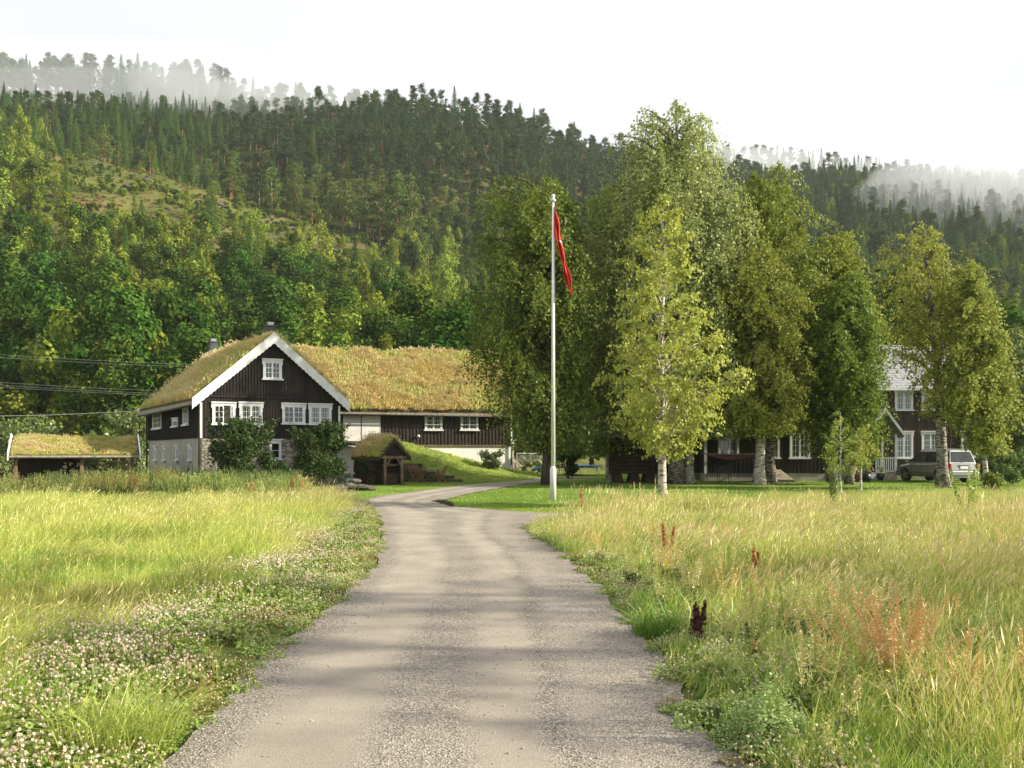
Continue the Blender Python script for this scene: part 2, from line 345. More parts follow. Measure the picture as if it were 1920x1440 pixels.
# road sheet
def gravel_mat():
    m,n,o=newmat('gravel road'); b=n.nodes.new('ShaderNodeBsdfPrincipled'); b.inputs['Roughness'].default_value=.95; b.inputs['Specular IOR Level'].default_value=.15
    at=n.nodes.new('ShaderNodeAttribute'); at.attribute_name='across'
    wob=noise_node(n,.5,4); 
    ad=n.nodes.new('ShaderNodeMath'); ad.operation='MULTIPLY_ADD'; n.links.new(wob.outputs[0],ad.inputs[0]); ad.inputs[1].default_value=.12; n.links.new(at.outputs['Fac'],ad.inputs[2])
    # loose gravel (1) versus packed wheel tracks (0) across the road
    prof=ramp(n,ad.outputs[0],[(.06,(1,1,1)),(.15,(.75,)*3),(.20,(.06,)*3),(.36,(.04,)*3),(.43,(.8,)*3),(.56,(.75,)*3),(.63,(.05,)*3),(.70,(.05,)*3),(.76,(1,1,1)),(.84,(.5,)*3),(.97,(.8,)*3)])
    fine=noise_node(n,120,3,'Object',(1,1,1),.7); v=n.nodes.new('ShaderNodeTexVoronoi'); v.inputs['Scale'].default_value=85
    tc=n.nodes.new('ShaderNodeTexCoord'); n.links.new(tc.outputs['Object'],v.inputs[0])
    sep=n.nodes.new('ShaderNodeSeparateColor'); n.links.new(v.outputs['Color'],sep.inputs[0])
    peb=ramp(n,sep.outputs[0],[(0,(.08,.073,.063)),(.4,(.20,.18,.15)),(.8,(.31,.28,.24)),(1,(.46,.42,.37))])
    pk=ramp(n,fine.outputs[0],[(.25,(.24,.213,.175)),(.55,(.34,.305,.255)),(.8,(.42,.38,.32))])
    big=noise_node(n,1.3,6,'Object',(1,1,1),.6); bgm=ramp(n,big.outputs[0],[(.35,(.86,)*3),(.65,(1.1,)*3)])
    pf=mixc(n,.5,prof.outputs[0],noise_node(n,4,6).outputs[0],'OVERLAY')
    c=mixc(n,pf,pk.outputs[0],peb.outputs[0]); c=mixc(n,1,c,bgm.outputs[0],'MULTIPLY'); n.links.new(c,b.inputs['Base Color'])
    bp=n.nodes.new('ShaderNodeBump'); bp.inputs['Strength'].default_value=.75; bp.inputs['Distance'].default_value=.012
    hh=mixc(n,pf,fine.outputs[0],v.outputs['Distance']); n.links.new(hh,bp.inputs['Height']); n.links.new(bp.outputs[0],b.inputs['Normal'])
    n.links.new(b.outputs[0],o.inputs[0]); return m
M_gravel=gravel_mat()
def road_sheet(name,rows,z):
    """rows: list of (xl,yl,xr,yr)"""
    n=24; V=[];A=[]
    rg=np.random.default_rng(3)
    for (xl,yl,xr,yr) in rows:
        for k in range(n+1):
            t=k/n; x=xl+(xr-xl)*t; y=yl+(yr-yl)*t; V.append((x,y,h1(x,y)+z)); A.append(t)
    Q=[(i*(n+1)+k,i*(n+1)+k+1,(i+1)*(n+1)+k+1,(i+1)*(n+1)+k) for i in range(len(rows)-1) for k in range(n)]
    ob=np_obj(name,V,Q,M_gravel,smooth=True); a=ob.data.attributes.new('across','FLOAT','POINT'); a.data.foreach_set('value',np.array(A,np.float32))
    return tag(ob,kind='structure')
yy=np.concatenate([np.arange(-60,2,4),np.arange(2,60.2,.2)])
wb=lambda y,s:.16*(fbm(np.array([y*1.1+s]),np.array([s*3.1]),4)[0]-.5)*2
road_sheet('road',[(float(roadL(y))+wb(y,1),y,float(roadR(y))+wb(y,9),y) for y in yy],.022)
road_sheet('side_road',[(x,26.65+wb(x,4),x,22.2+wb(x,5)) for x in np.arange(-2.6,40,.4)],.014)
# hillside: one sheet shaped by ground height over distance and bearing
uS=[-1500,-400,0,80,300,450,690,800,900,1100,1500,1920,2400,3500]; vS=[230,235,262,268,322,380,446,505,560,560,570,600,640,700]
uR=[-1500,-400,0,270,350,480,560,700,800,900,1000,1100,1250,1350,1500,1700,1920,2400,3500]; vR=[235,232,228,240,246,254,246,226,217,238,262,308,334,345,352,352,356,400,480]
uG=[-1500,-400,0,270,350,440,500,560,640,720,1200,1300,1400,1500,1600,1700,1850,2400,3500]; vG=[182,180,180,178,186,212,238,236,238,262,340,330,330,342,352,366,374,420,500]
def hillz(u,Y):
    s=np.interp(u,uS,vS); r=np.interp(u,uR,vR); YS=300+0*u; YR=np.interp(u,[900,1400],[480,640])
    z0=2.0; zS=CZ+(HZ-s)/F*YS; zR=CZ+(HZ-r)/F*YR
    t1=np.clip((Y-100)/(YS-100),0,1); t2=np.clip((Y-YS)/(YR-YS),0,1); zG=CZ+(HZ-np.interp(u,uG,vG))/F*(YR+95); zG=np.maximum(zG,zR-30); t3=np.clip((Y-YR-100)/150,0,1); tG=ss(YR+18,YR+92,Y)
    ease=lambda t:t*.75+.25*ss(0,1,t)
    z=z0+(zS-z0)*(.35*t1+.65*t1**1.7); z=z+(zR-zS)*ease(t2)-t3*60; z=z+(zG-zR)*tG
    left=ss(950,650,u); z=z-left*9*np.exp(-((Y-345)/28)**2)
    x=(u-960)/F*Y
    return z+ss(100,150,Y)*(fbm(x*.02+5,Y*.02,3)-.5)*9*(1-.6*np.exp(-((Y-300)/30)**2))+ss(120,200,Y)*(fbm(x*.09,Y*.09,2)-.5)*3
us=np.concatenate([np.arange(-3000,-300,150),np.arange(-300,2300,14),np.arange(2300,5000,150)]); yh=np.concatenate([np.arange(100,320,2.5),np.arange(320,800,5),np.arange(800,1000,40)])
GU,GY=np.meshgrid(us,yh,indexing='ij'); V=np.stack([(GU-960)/F*GY,GY,hillz(GU,GY)],-1).reshape(-1,3)
nx,ny=len(us),len(yh); i,j=np.meshgrid(np.arange(nx-1),np.arange(ny-1),indexing='ij'); a=(i*ny+j).ravel()
tag(np_obj('hills',V,np.stack([a,a+ny,a+ny+1,a+1],1),M_hill,smooth=True),kind='structure')
def hz_at(x,y): return hillz(960+F*x/y,y)

# ================= BUILDINGS
def wallmap(O,th):
    c,s=math.cos(th),math.sin(th)
    def f(px,py):
        u=(px-960)/F; t=(u*O[1]-O[0])/(c-u*s); Y=O[1]+t*s; return t,CZ+(HZ-py)/F*Y
    return f
def window(par,x0,x1,z0,z1,y=0.0,cols=2,rows=3,side='f',gz=0,curt=0,flare=True,single=False,open_right=False):
    """casing window on a wall plane. side 'f': wall faces local -y; 'l': wall faces local -x (x runs along +y)"""
    def T(v):
        a,d,z=v
        return (a,y-d,z) if side=='f' else (y-d,-a if side=='L' else a,z)
    def tb(mb,a0,a1,d0,d1,z0,z1,m=0):
        b=MB().box(a0,a1,d0,d1,z0,z1); mb.add([T(v) for v in b.v],b.f,m)
    w=x1-x0; h=z1-z0; fr=.10 if w>.7 else .07
    fm=MB()
    tb(fm,x0,x0+fr,.0,.05,z0+.06,z1-.06); tb(fm,x1-fr,x1,.0,.05,z0+.06,z1-.06); tb(fm,x0+fr,x1-fr,.0,.05,z1-.18,z1-.06)
    tb(fm,x0-.06,x1+.06,.0,.10,z1-.06,z1)               # crown board
    if flare:
        for sx,q in ((x0,-1),(x1,1)): tb(fm,min(sx,sx+q*.045),max(sx,sx+q*.045),.0,.045,z1-.30,z1-.06)
    ix0,ix1,iz0,iz1=x0+fr,x1-fr,z0+.07,z1-.18
    n=1 if single else 2; ws=(ix1-ix0)/n
    for k in range(n):
        a0=ix0+k*ws; a1=a0+ws; t=.045
        if open_right and k==1: continue
        tb(fm,a0,a0+t,.003,.035,iz0,iz1); tb(fm,a1-t,a1,.003,.035,iz0,iz1); tb(fm,a0+t,a1-t,.003,.035,iz0,iz0+t); tb(fm,a0+t,a1-t,.003,.035,iz1-t,iz1)
        g0,g1=a0+t,a1-t; h0,h1=iz0+t,iz1-t; mt=.022
        for c in range(1,cols): xx=g0+(g1-g0)*c/cols; tb(fm,xx-mt/2,xx+mt/2,.014,.032,h0,h1)
        for r in range(1,rows): zz=h0+(h1-h0)*r/rows; tb(fm,g0,g1,.015,.031,zz-mt/2,zz+mt/2)
    wo=fm.build('window',M_white,par)
    sm=MB(); tb(sm,x0-.07,x1+.07,.0,.13,z0-.02,z0+.058); sm.build('sill',M_white,wo)
    rm=MB(); tb(rm,ix0,ix1,-.01,.002,iz0,iz1); rm.build('dark_room_backing',M_room,wo)  # board on the solid wall, its dark colour stands for the unlit room
    if curt:
        cm=MB()
        for k in range(n):
            a0=ix0+k*ws+.05; a1=a0+ws-.1
            for (c0,c1) in ((a0,a0+(a1-a0)*.28),(a1-(a1-a0)*.28,a1)):
                N=8
                for q in range(N):
                    e0=c0+(c1-c0)*q/N; e1=c0+(c1-c0)*(q+1)/N; d=.006+.003*(q%2)
                    cm.add([T((e0,d,iz0+.05)),T((e1,.006+.003*((q+1)%2),iz0+.05)),T((e1,.006+.003*((q+1)%2),iz1-.05)),T((e0,d,iz1-.05))],[(0,1,2,3)])
        cm.build('curtain',M_curtain,wo)
    pm=MB(); 
    for k in range(n):
        if open_right and k==1: continue
        a0=ix0+k*ws+.04; tb(pm,a0,a0+ws-.08,.0125,.0138,iz0+.04,iz1-.04)
    pm.build('pane',M_glass,wo)
    if open_right:   # casement swung out on its right hinge
        cm=MB(); a1=ix1; q=ws*.5; dd=ws*.86; t=.045
        def ob(p0,p1,z0,z1):
            A=T((p0[0],p0[1],0)); B=T((p1[0],p1[1],0)); cm.beam((A[0],A[1],(z0+z1)/2),(B[0],B[1],(z0+z1)/2),.03,z1-z0)
        L=lambda f:(a1-q*f,.05+dd*f)
        ob(L(0),L(.1),iz0,iz1); ob(L(.9),L(1),iz0,iz1); ob(L(.1),L(.9),iz0,iz0+t); ob(L(.1),L(.9),iz1-t,iz1); ob(L(.49),L(.53),iz0+t,iz1-t)
        for r in (1,2): zz=iz0+(iz1-iz0)*r/3; ob(L(.1),L(.9),zz-.011,zz+.011)
        cm.build('open_casement',M_white,wo)
    return wo
def battens(mb,x0,x1,y,z0,z1,step=.16,w=.05,d=.028,skip=(),ztop=None,axis='x',m=0):
    k=0; x=x0+step/2
    while x<x1:
        segs=[(z0,ztop(x) if ztop else z1)]
        for (a,b,c,e) in skip:
            if a-.02<x<b+.02:
                ns=[]
                for s0,s1 in segs:
                    if s0<c: ns.append((s0,min(s1,c)))
                    if s1>e: ns.append((max(s0,e),s1))
                segs=ns
        for s0,s1 in segs:
            if s1-s0>.03:
                if axis=='x': mb.box(x-w/2,x+w/2,y-d,y,s0,s1,m)
                else: mb.box(y-d,y,x-w/2,x+w/2,s0,s1,m)
        x+=step
M_soil=surf('turf edge',(.05,.04,.02),(.12,.10,.05),8,.95,bump=.6)

M_ditch=soil_mat('shade-dark ditch soil',[(.3,(.012,.010,.007)),(.7,(.035,.03,.02))],3)  # flat soil sheet, the shade inside the hole is put into its colour
dp=[px2(*p) for p in ((808,941),(822,938.5),(836,939),(846,943),(853,950),(846,951.5),(833,945),(820,942.5))]
tag(MB().add([(x,y,.034) for x,y in dp],[tuple(range(len(dp)))]).build('ditch',M_ditch),kind='structure')
# ================= VEGETATION GENERATORS
def blades(rg,n,rad,hmin,hmax,w,bend=.35,lean=(.18,.05),head=0,headlen=.10,headw=.012,base=None):
    """grass tuft; returns V,Q,tint,midx. each blade = 2 quads, head = 1 crossed pair of quads (material 1)"""
    r=rad*np.sqrt(rg.random(n)); a=rg.random(n)*2*math.pi
    B=np.stack([r*np.cos(a),r*np.sin(a),np.zeros(n)-.03],1)
    if base is not None: B[:,:2]+=base
    h=rg.uniform(hmin,hmax,n); d=rg.random(n)*2*math.pi; bd=rg.uniform(.3,1.3,n)*bend
    D=np.stack([np.cos(d)*bd+lean[0],np.sin(d)*bd+lean[1],np.zeros(n)],1)*h[:,None]
    up=np.stack([0*h,0*h,h],1)
    P0=B; P1=B+up*.5+D*.25; P2=B+up*(1-.25*bd[:,None]**2)+D*1.0
    sd=rg.random(n)*2*math.pi; Sx=np.stack([np.cos(sd),np.sin(sd),0*sd],1)*(w*rg.uniform(.6,1.3,n))[:,None]
    V=np.stack([P0-Sx*.5,P0+Sx*.5,P1-Sx*.45,P1+Sx*.45,P2-Sx*.08,P2+Sx*.08],1)
    q=np.array([[0,1,3,2],[2,3,5,4]]); Q=(np.arange(n)[:,None,None]*6+q[None]).reshape(-1,4); V=V.reshape(-1,3)
    t=np.repeat(rg.random(n),2); mi=np.zeros(len(Q),int)
    if head:
        sel=rg.random(n)<head; Pa=P2[sel]; dirn=unit(P2[sel]-P1[sel]); m=len(Pa); L=headlen*rg.uniform(.6,1.3,m)[:,None]
        for ang in (0,1):
            X=unit(np.cross(dirn,rg.normal(size=(m,3))))*headw*rg.uniform(.7,1.3,m)[:,None]
            VV=np.stack([Pa-dirn*L*.2,Pa+dirn*L*.35+X,Pa+dirn*L,Pa+dirn*L*.35-X],1).reshape(-1,3)
            QQ=np.arange(4*m).reshape(m,4)+len(V); V=np.concatenate([V,VV]); Q=np.concatenate([Q,QQ]); t=np.concatenate([t,rg.random(m)]); mi=np.concatenate([mi,np.ones(m,int)])
    return V,Q,t,mi
def tuft(name,mats,seed,**k):
    V,Q,t,mi=blades(np.random.default_rng(seed),**k); return np_obj(name,V,Q,mats,tint=t,midx=mi,lk=False)
G_green=leafmat('green grass',(.17,.30,.03),(.34,.46,.07),.35,objvar=.18)
G_lime=leafmat('lime grass',(.34,.44,.06),(.60,.64,.16),.35,objvar=.15)
G_lush=leafmat('lush grass',(.07,.17,.012),(.17,.32,.025),.35,objvar=.2)
G_straw=leafmat('straw grass',(.50,.44,.14),(.72,.66,.30),.3,objvar=.15)
G_olive=leafmat('olive grass',(.20,.23,.04),(.36,.36,.09),.3,objvar=.2)
G_pink=leafmat('seed heads',(.56,.46,.22),(.78,.68,.38),.3,objvar=.15)
G_rust=leafmat('rusty seed heads',(.16,.06,.02),(.30,.13,.04),.25,objvar=.2)
G_dock=leafmat('orange dock seeds',(.38,.11,.035),(.58,.24,.08),.25,objvar=.15)
G_dockd=leafmat('dark dock seeds',(.06,.018,.015),(.14,.045,.03),.2,objvar=.2)
G_orange=leafmat('orange seed stalks',(.62,.34,.12),(.72,.58,.24),.3,objvar=.15)
G_roof=leafmat('dry roof grass',(.46,.34,.09),(.72,.58,.22),.25,objvar=.2)
G_roofg=leafmat('green roof grass',(.30,.34,.05),(.52,.52,.11),.25,objvar=.2)
G_clov=leafmat('clover leaves',(.13,.21,.025),(.28,.36,.07),.3,objvar=.2)
G_clovr=leafmat('rusty clover leaves',(.26,.12,.04),(.20,.24,.05),.3,objvar=.2)
M_flower=leafmat('clover flower',(.66,.50,.38),(.78,.72,.56),.25,(.8,.7,.6),objvar=.12)
G_herb=leafmat('herb leaves',(.07,.12,.025),(.16,.22,.05),.35,objvar=.25,huevar=.03)
G_herbl=leafmat('light herb leaves',(.22,.30,.06),(.36,.42,.11),.4,objvar=.2)
G_silver=leafmat('silver green leaves',(.24,.32,.09),(.40,.48,.18),.3,objvar=.1)

def merge(parts):
    V=[];Q=[];T=[];M=[];b=0
    for v,q,t,m in parts:
        V.append(v);Q.append(q+b);T.append(t);M.append(m);b+=len(v)
    return np.concatenate(V),np.concatenate(Q),np.concatenate(T),np.concatenate(M)
def flower_heads(rg,P,r,m=0):
    """small bumpy balls: each an octahedron-like cluster of 8 petals quads"""
    n=len(P); pk=10; D=unit(rg.normal(size=(n*pk,3))); PP=np.repeat(P,pk,0)+D*r*.55
    V,Q=leaf_cards(PP,r*1.25,rg,D,k=2.0,asp=.9); return V,Q,rg.random(len(Q)),np.full(len(Q),m)
def clover_patch(name,seed,nf,nl,rad=.2,hl=.07,rust=False,hf=(.08,.17),fr=.013):
    rg=np.random.default_rng(seed)
    a=rg.random(nl)*6.283; r=rad*np.sqrt(rg.random(nl)); P=np.stack([r*np.cos(a),r*np.sin(a),rg.uniform(.01,hl,nl)],1)
    V,Q=leaf_cards(P,.034,rg,np.tile([0,0,1.],(nl,1)),k=1.2,asp=.95); parts=[(V,Q,rg.random(len(Q)),np.zeros(len(Q),int))]
    a=rg.random(nf)*6.283; r=rad*np.sqrt(rg.random(nf)); F_=np.stack([r*np.cos(a),r*np.sin(a),rg.uniform(hf[0],hf[1],nf)],1)
    parts.append(flower_heads(rg,F_,fr,1))
    parts.append(blades(rg,14,rad,.05,.16,.005,bend=.6)[:3]+(np.zeros(28,int),))
    # flower stalks
    n=nf; X=np.array([.0022,0,0]); B=F_.copy(); B[:,2]=-.01
    VV=np.stack([B-X,B+X,F_+X,F_-X],1).reshape(-1,3); parts.append((VV,np.arange(4*n).reshape(n,4),rg.random(n),np.zeros(n,int)))
    V,Q,t,m=merge(parts); return np_obj(name,V,Q,[G_clovr if rust else G_clov,M_flower],tint=t,midx=m,lk=False)
def spike_plant(name,seed,H,n_st,leafm,seedm,seed_from=.45,spread=.12,seedn=160,leafn=60,leafs=.06,w=.03,seeds=.014,lk=False,parent=None):
    """dock / sorrel style: stems with dense seed clusters above, leaves below"""
    rg=np.random.default_rng(seed); parts=[]
    for s in range(n_st):
        top=np.array([rg.normal()*spread,rg.normal()*spread,H*rg.uniform(.75,1)]); b=np.array([rg.normal()*.02,rg.normal()*.02,0])
        t=rg.uniform(seed_from,1.02,seedn); cc=b+(top-b)*t[:,None]; ww=w*(1.15-t)/(1.15-seed_from)*rg.random(seedn)**.5
        a=rg.random(seedn)*6.283; P=cc+np.stack([np.cos(a)*ww,np.sin(a)*ww,rg.normal(size=seedn)*.01],1)
        V,Q=leaf_cards(P,seeds,rg,asp=.8); parts.append((V,Q,rg.random(len(Q)),np.ones(len(Q),int)))
        t=rg.uniform(.03,seed_from+.05,leafn); d=rg.random(leafn)*6.283; P=b+(top-b)*t[:,None]+np.stack([np.cos(d),np.sin(d),0*d],1)*leafs*.6
        V,Q=leaf_cards(P,leafs,rg,asp=.35); parts.append((V,Q,rg.random(len(Q)),np.zeros(len(Q),int)))
        for X in (np.array([.004,0,0]),np.array([0,.004,0])):
            V=np.array([b-X-[0,0,.05],b+X-[0,0,.05],top+X*.4,top-X*.4]); parts.append((V,np.array([[0,1,2,3]]),np.array([.3]),np.array([1])))
    V,Q,t,m=merge(parts); return np_obj(name,V,Q,[leafm,seedm],tint=t,midx=m,lk=lk,parent=parent)
def bush_leaf(name,seed,mats,H,R0,n,ls,lk=False,parent=None,squash=1.0,lump=.35,clumps=14,top=.0,asp=.6):
    """leafy mass: leaf cards through several lumps"""
    rg=np.random.default_rng(seed); Vs=[];Qs=[];b=0; P=[];O=[]
    for c in range(clumps):
        a=rg.random()*6.283; zz=rg.uniform(.15,.92); rr=R0*math.sqrt(max(.05,1-(zz*1.15-.35)**2))*rg.uniform(.25,.75)
        ctr=np.array([math.cos(a)*rr,math.sin(a)*rr*squash,H*zz]); cr=rg.uniform(.20,.45)*min(R0,H*.6)*(1 if c else 1.5)
        m=n//clumps; D=unit(rg.normal(size=(m,3))); rad=cr*(rg.random(m)**.45)*(1+lump*(rg.random(m)-.5))
        pp=ctr+D*rad[:,None]; P.append(pp); O.append(D)
    for c in range(clumps*2 if H>1.2 else 0):     # long shoots that break the outline
        a=rg.random()*6.283; st=np.array([math.cos(a)*R0*rg.uniform(.3,.85),math.sin(a)*R0*squash*rg.uniform(.3,.85),H*rg.uniform(.55,.85)]); dr=unit(np.array([math.cos(a)*.6,math.sin(a)*.6,rg.uniform(.4,1.3)])); m=60
        t=rg.random(m); P.append(st+dr*(t*H*.22)[:,None]+rg.normal(size=(m,3))*ls*.5); O.append(np.tile(dr,(m,1)))
    P=np.concatenate(P);O=np.concatenate(O); k=P[:,2]>.0; P=P[k];O=O[k]
    V,Q=leaf_cards(P,ls,rg,O,k=.9,asp=asp); return np_obj(name,V,Q,mats,tint=rg.random(len(Q)),lk=lk,parent=parent)

# ---- individually modelled trees
def prof_from_px(tab,Y,base_px):
    """tab: (py, px_left, px_right) silhouette rows -> (z, rl, rr) crown half widths in metres about the trunk line"""
    tab=sorted(tab,key=lambda t:-t[0]); cx=X_at(base_px,Y)
    return np.array([[Z_at(p,Y),max(.05,cx-X_at(l,Y)),max(.05,X_at(r,Y)-cx)] for p,l,r in tab])
def tree(name,x,y,prof,seed,mats,bark,nb=80,tw=14,lv=18,ls=.10,weep=.3,rise=.45,tr=.16,label='',cat='birch',group=None,z0=None,topz=None,tlean=(0,0),limb=None,inner=.25,tl=.11,ratio=1.0,jit=1.0,split=0):
    rg=np.random.default_rng(seed); z0=h1(x,y) if z0 is None else z0
    root=empty(name,(x,y,z0),label=label,cat=cat,group=group)
    pr=prof.copy(); pr[:,0]-=z0; H=pr[-1,0]; zb=pr[0,0]
    def env(z,ca): 
        rl=np.interp(z,pr[:,0],pr[:,1]); rr=np.interp(z,pr[:,0],pr[:,2]); f=(ca+1)/2; return rl*(1-f)+rr*f
    # trunk path with a slight sway
    zt=np.linspace(-.15,H*.97,12); sw=np.cumsum(rg.normal(size=(12,2))*.035*H/12*jit,0); sw-=sw[0]
    zc=np.clip(zt/H,0,1)**1.5; sw[:,0]+=tlean[0]*zc; sw[:,1]+=tlean[1]*zc
    tp=np.concatenate([sw,zt[:,None]],1); trd=tr*np.clip(1.12-zt/H,.05,1.2)**.9; trd[0]*=1.5; trd[1]=max(trd[1],tr*.98)
    def trunk_at(z): return np.array([np.interp(z,zt,tp[:,0]),np.interp(z,zt,tp[:,1]),z])
    bm=MB(); bm.tube(tp,list(trd),10)
    # branch tips distributed by crown volume over height
    zz=np.linspace(zb,H,60); wgt=(env(zz,0)+.15*env(zz,0).max())
    cdf=np.cumsum(wgt); cdf/=cdf[-1]; P=[];O=[]
    per=0; 
    for b in range(nb):
        zt_=float(np.interp((b+rg.random())/nb,cdf,zz)); az=per+rg.normal()*.4; per+=2.39996
        ca,sa=math.cos(az),math.sin(az); nzb=float(vnoise(az%6.283*1.15+seed,zt_*.42+seed*.7)); r=env(zt_,ca)*rg.uniform(.55,1.0)**.6*min(1.1,.66+.62*nzb)
        base_z=max(zb*.7,zt_-rise*r*rg.uniform(.7,1.4)-.02*H); A=trunk_at(min(base_z,H*.95)); C=trunk_at(min(zt_,H*.97))
        C=np.array([C[0]*.7+ca*r,C[1]*.7+sa*r*ratio,zt_]); M=(A+C)/2+np.array([0,0,r*(.10+.35*weep)]); M[:2]-= (C[:2]-A[:2])*.08
        ts=np.linspace(0,1,6)[:,None]; path=(1-ts)**2*A+2*(1-ts)*ts*M+ts**2*C
        br=tr*.32*min(1,r/2.2)*rg.uniform(.6,1.1)+.006
        bm.tube(path,[br*(1-.85*q) for q in np.linspace(0,1,6)],5,cap=False)
        nt_=max(3,int(tw*(.5+.7*min(1,r/ (env(zz,0).max()+1e-6)))))
        t=rg.uniform(inner,1.05,nt_)[:,None]; S0=(1-t)**2*A+2*(1-t)*t*M+t**2*C
        d=rg.random(nt_)*6.283; D=np.stack([np.cos(d)+ca*.6,(np.sin(d)+sa*.6)*ratio,rg.normal(size=nt_)*.35+.1-.2*weep],1); D=unit(D)
        L=tl*H*.9*rg.uniform(.4,1.2,nt_)*(.45+.55*min(1,r/1.5))
        for q in range(nt_):
            s=rg.random(lv); pp=S0[q]+D[q]*(L[q]*s)[:,None]; pp[:,2]-=weep*L[q]*(s**1.6)*1.9
            pp+=rg.normal(size=(lv,3))*ls*.65; P.append(pp); o=D[q]*.5+np.array([ca,sa,.35])*.5; O.append(np.tile(o,(lv,1)))
        if nt_ and ls<.12:
            for q in range(0,nt_,2):
                e=S0[q]+D[q]*L[q]*.8; e[2]-=weep*L[q]*1.2; bm.tube([S0[q],e],[br*.3,.002],3,cap=False)
    bm.build('trunk',bark,root,smooth=True)
    P=np.concatenate(P);O=unit(np.concatenate(O)); k=P[:,2]>np.maximum(.25,zb-.5*rg.random(len(P))-.25*weep); P=P[k];O=O[k]
    V,Q=leaf_cards(P,ls,rg,O,k=1.3,down=.5*weep,asp=.72)
    np_obj('crown',V,Q,mats,root,tint=np.clip(rg.normal(.5,.28,len(Q)),0,1)); return root
L_hero=leafmat('young birch leaves',(.23,.28,.04),(.48,.50,.11),.40,objvar=0,gloss=.015)
L_dark=leafmat('dark birch leaves',(.05,.095,.014),(.20,.27,.045),.38,objvar=0,gloss=.012)
L_mid=leafmat('birch leaves',(.07,.115,.014),(.22,.28,.045),.38,objvar=0,gloss=.012)
L_gold=leafmat('golden birch leaves',(.10,.125,.016),(.29,.32,.05),.40,objvar=0,gloss=.012)
L_pale=leafmat('pale weeping leaves',(.15,.20,.055),(.38,.43,.14),.40,objvar=0,gloss=.02)
L_yel=leafmat('yellow green leaves',(.15,.19,.028),(.37,.40,.085),.38,objvar=0,gloss=.012)
L_back=leafmat('background leaves',(.07,.12,.02),(.17,.23,.04),.35,objvar=.1)
L_bush=leafmat('dark bush leaves',(.018,.045,.010),(.055,.10,.02),.25,objvar=.05,gloss=.02)
L_willow=leafmat('willow leaves',(.08,.13,.03),(.20,.26,.07),.35,objvar=.1)
# forest prototypes on the hill
F_leaf=leafmat('hillside broadleaf',(.017,.048,.009),(.080,.138,.022),.12,objvar=.25,gloss=0,huevar=.022)
F_birch=leafmat('hillside birch',(.075,.12,.014),(.28,.34,.05),.22,objvar=.25,gloss=0,huevar=.018)
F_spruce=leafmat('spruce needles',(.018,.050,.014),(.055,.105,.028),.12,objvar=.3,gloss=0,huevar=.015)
F_spruce2=leafmat('spruce needles sunlit tint',(.035,.085,.016),(.11,.18,.035),.15,objvar=.25,gloss=0)  # lit copy of the spruce green, sunlight put into the colour
F_pine2=leafmat('pine needles sunlit tint',(.06,.10,.02),(.17,.21,.055),.2,objvar=.2,gloss=0)  # brighter copy of the pine green with the sun in its colour
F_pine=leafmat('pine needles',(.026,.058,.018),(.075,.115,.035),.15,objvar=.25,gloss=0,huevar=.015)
def shape_leaves(seed,H,kind,n,ls):
    rg=np.random.default_rng(seed); P=[];O=[]
    if kind=='round':
        ncl=26
        for c in range(ncl):
            z=rg.uniform(.16,.97); w=.30*H*math.sin(math.pi*min(1,(z*.93+.05))**1.15)**.7*rg.uniform(.35,.95); a=rg.random()*6.283
            ctr=np.array([math.cos(a)*w,math.sin(a)*w,z*H*.95]); cr=H*rg.uniform(.07,.125); m=n//ncl
            D=unit(rg.normal(size=(m,3))); P.append(ctr+D*(cr*rg.random(m)**.4)[:,None]*[1,1,1.15]); O.append(D+np.array([math.cos(a),math.sin(a),.4])*.5)
    elif kind=='tall':
        ncl=30
        for c in range(ncl):
            z=rg.uniform(.12,1.0); w=.23*H*(1-z)**.5*min(1,(z+.12)*2.2)*rg.uniform(.25,1); a=rg.random()*6.283
            ctr=np.array([math.cos(a)*w,math.sin(a)*w,z*H*.95]); cr=H*rg.uniform(.055,.10)*(1.15-.5*z); m=n//ncl
            D=unit(rg.normal(size=(m,3))); P.append(ctr+D*(cr*rg.random(m)**.4)[:,None]*[1,1,1.4]); O.append(D+np.array([math.cos(a),math.sin(a),.3])*.5)
    elif kind=='spruce':
        nl=22; m=n//nl
        for l in range(nl):
            z=.04+.95*(l/nl)**.95; w=.25*H*(1-z)**.95+.004*H; a=rg.random(m)*6.283; k=7+rg.integers(4); lob=.72+.28*np.cos(k*a+rg.random()*6)
            r=w*np.sqrt(rg.random(m))*lob; P.append(np.stack([np.cos(a)*r,np.sin(a)*r,z*H-r*.35+rg.normal(size=m)*.012*H],1)); O.append(np.stack([np.cos(a),np.sin(a),.5+0*a],1))
    elif kind=='pine':
        ncl=44
        for c in range(ncl):
            z=rg.uniform(.24,1.0)**.9; w=.185*H*min(1,((1-z)/.45+.06))**.8*min(1,(z-.16)/.14)*rg.uniform(.2,1.1); a=rg.random()*6.283
            ctr=np.array([math.cos(a)*w,math.sin(a)*w,z*H*.97]); cr=H*rg.uniform(.035,.07); m=n//ncl
            D=unit(rg.normal(size=(m,3))); P.append(ctr+D*(cr*rg.random(m)**.4)[:,None]*[1.3,1.3,.75]); O.append(D*.7+np.array([0,0,.6]))
    P=np.concatenate(P);O=unit(np.concatenate(O)); kk=2.2 if kind in('round','tall') else 1.3
    if kind=='spruce': ls=ls*np.clip(1.15-.85*P[:,2]/H,.25,1.2)
    V,Q=leaf_cards(P,ls,rg,O,k=kk,asp=.75); return V,Q,rg.random(len(Q))
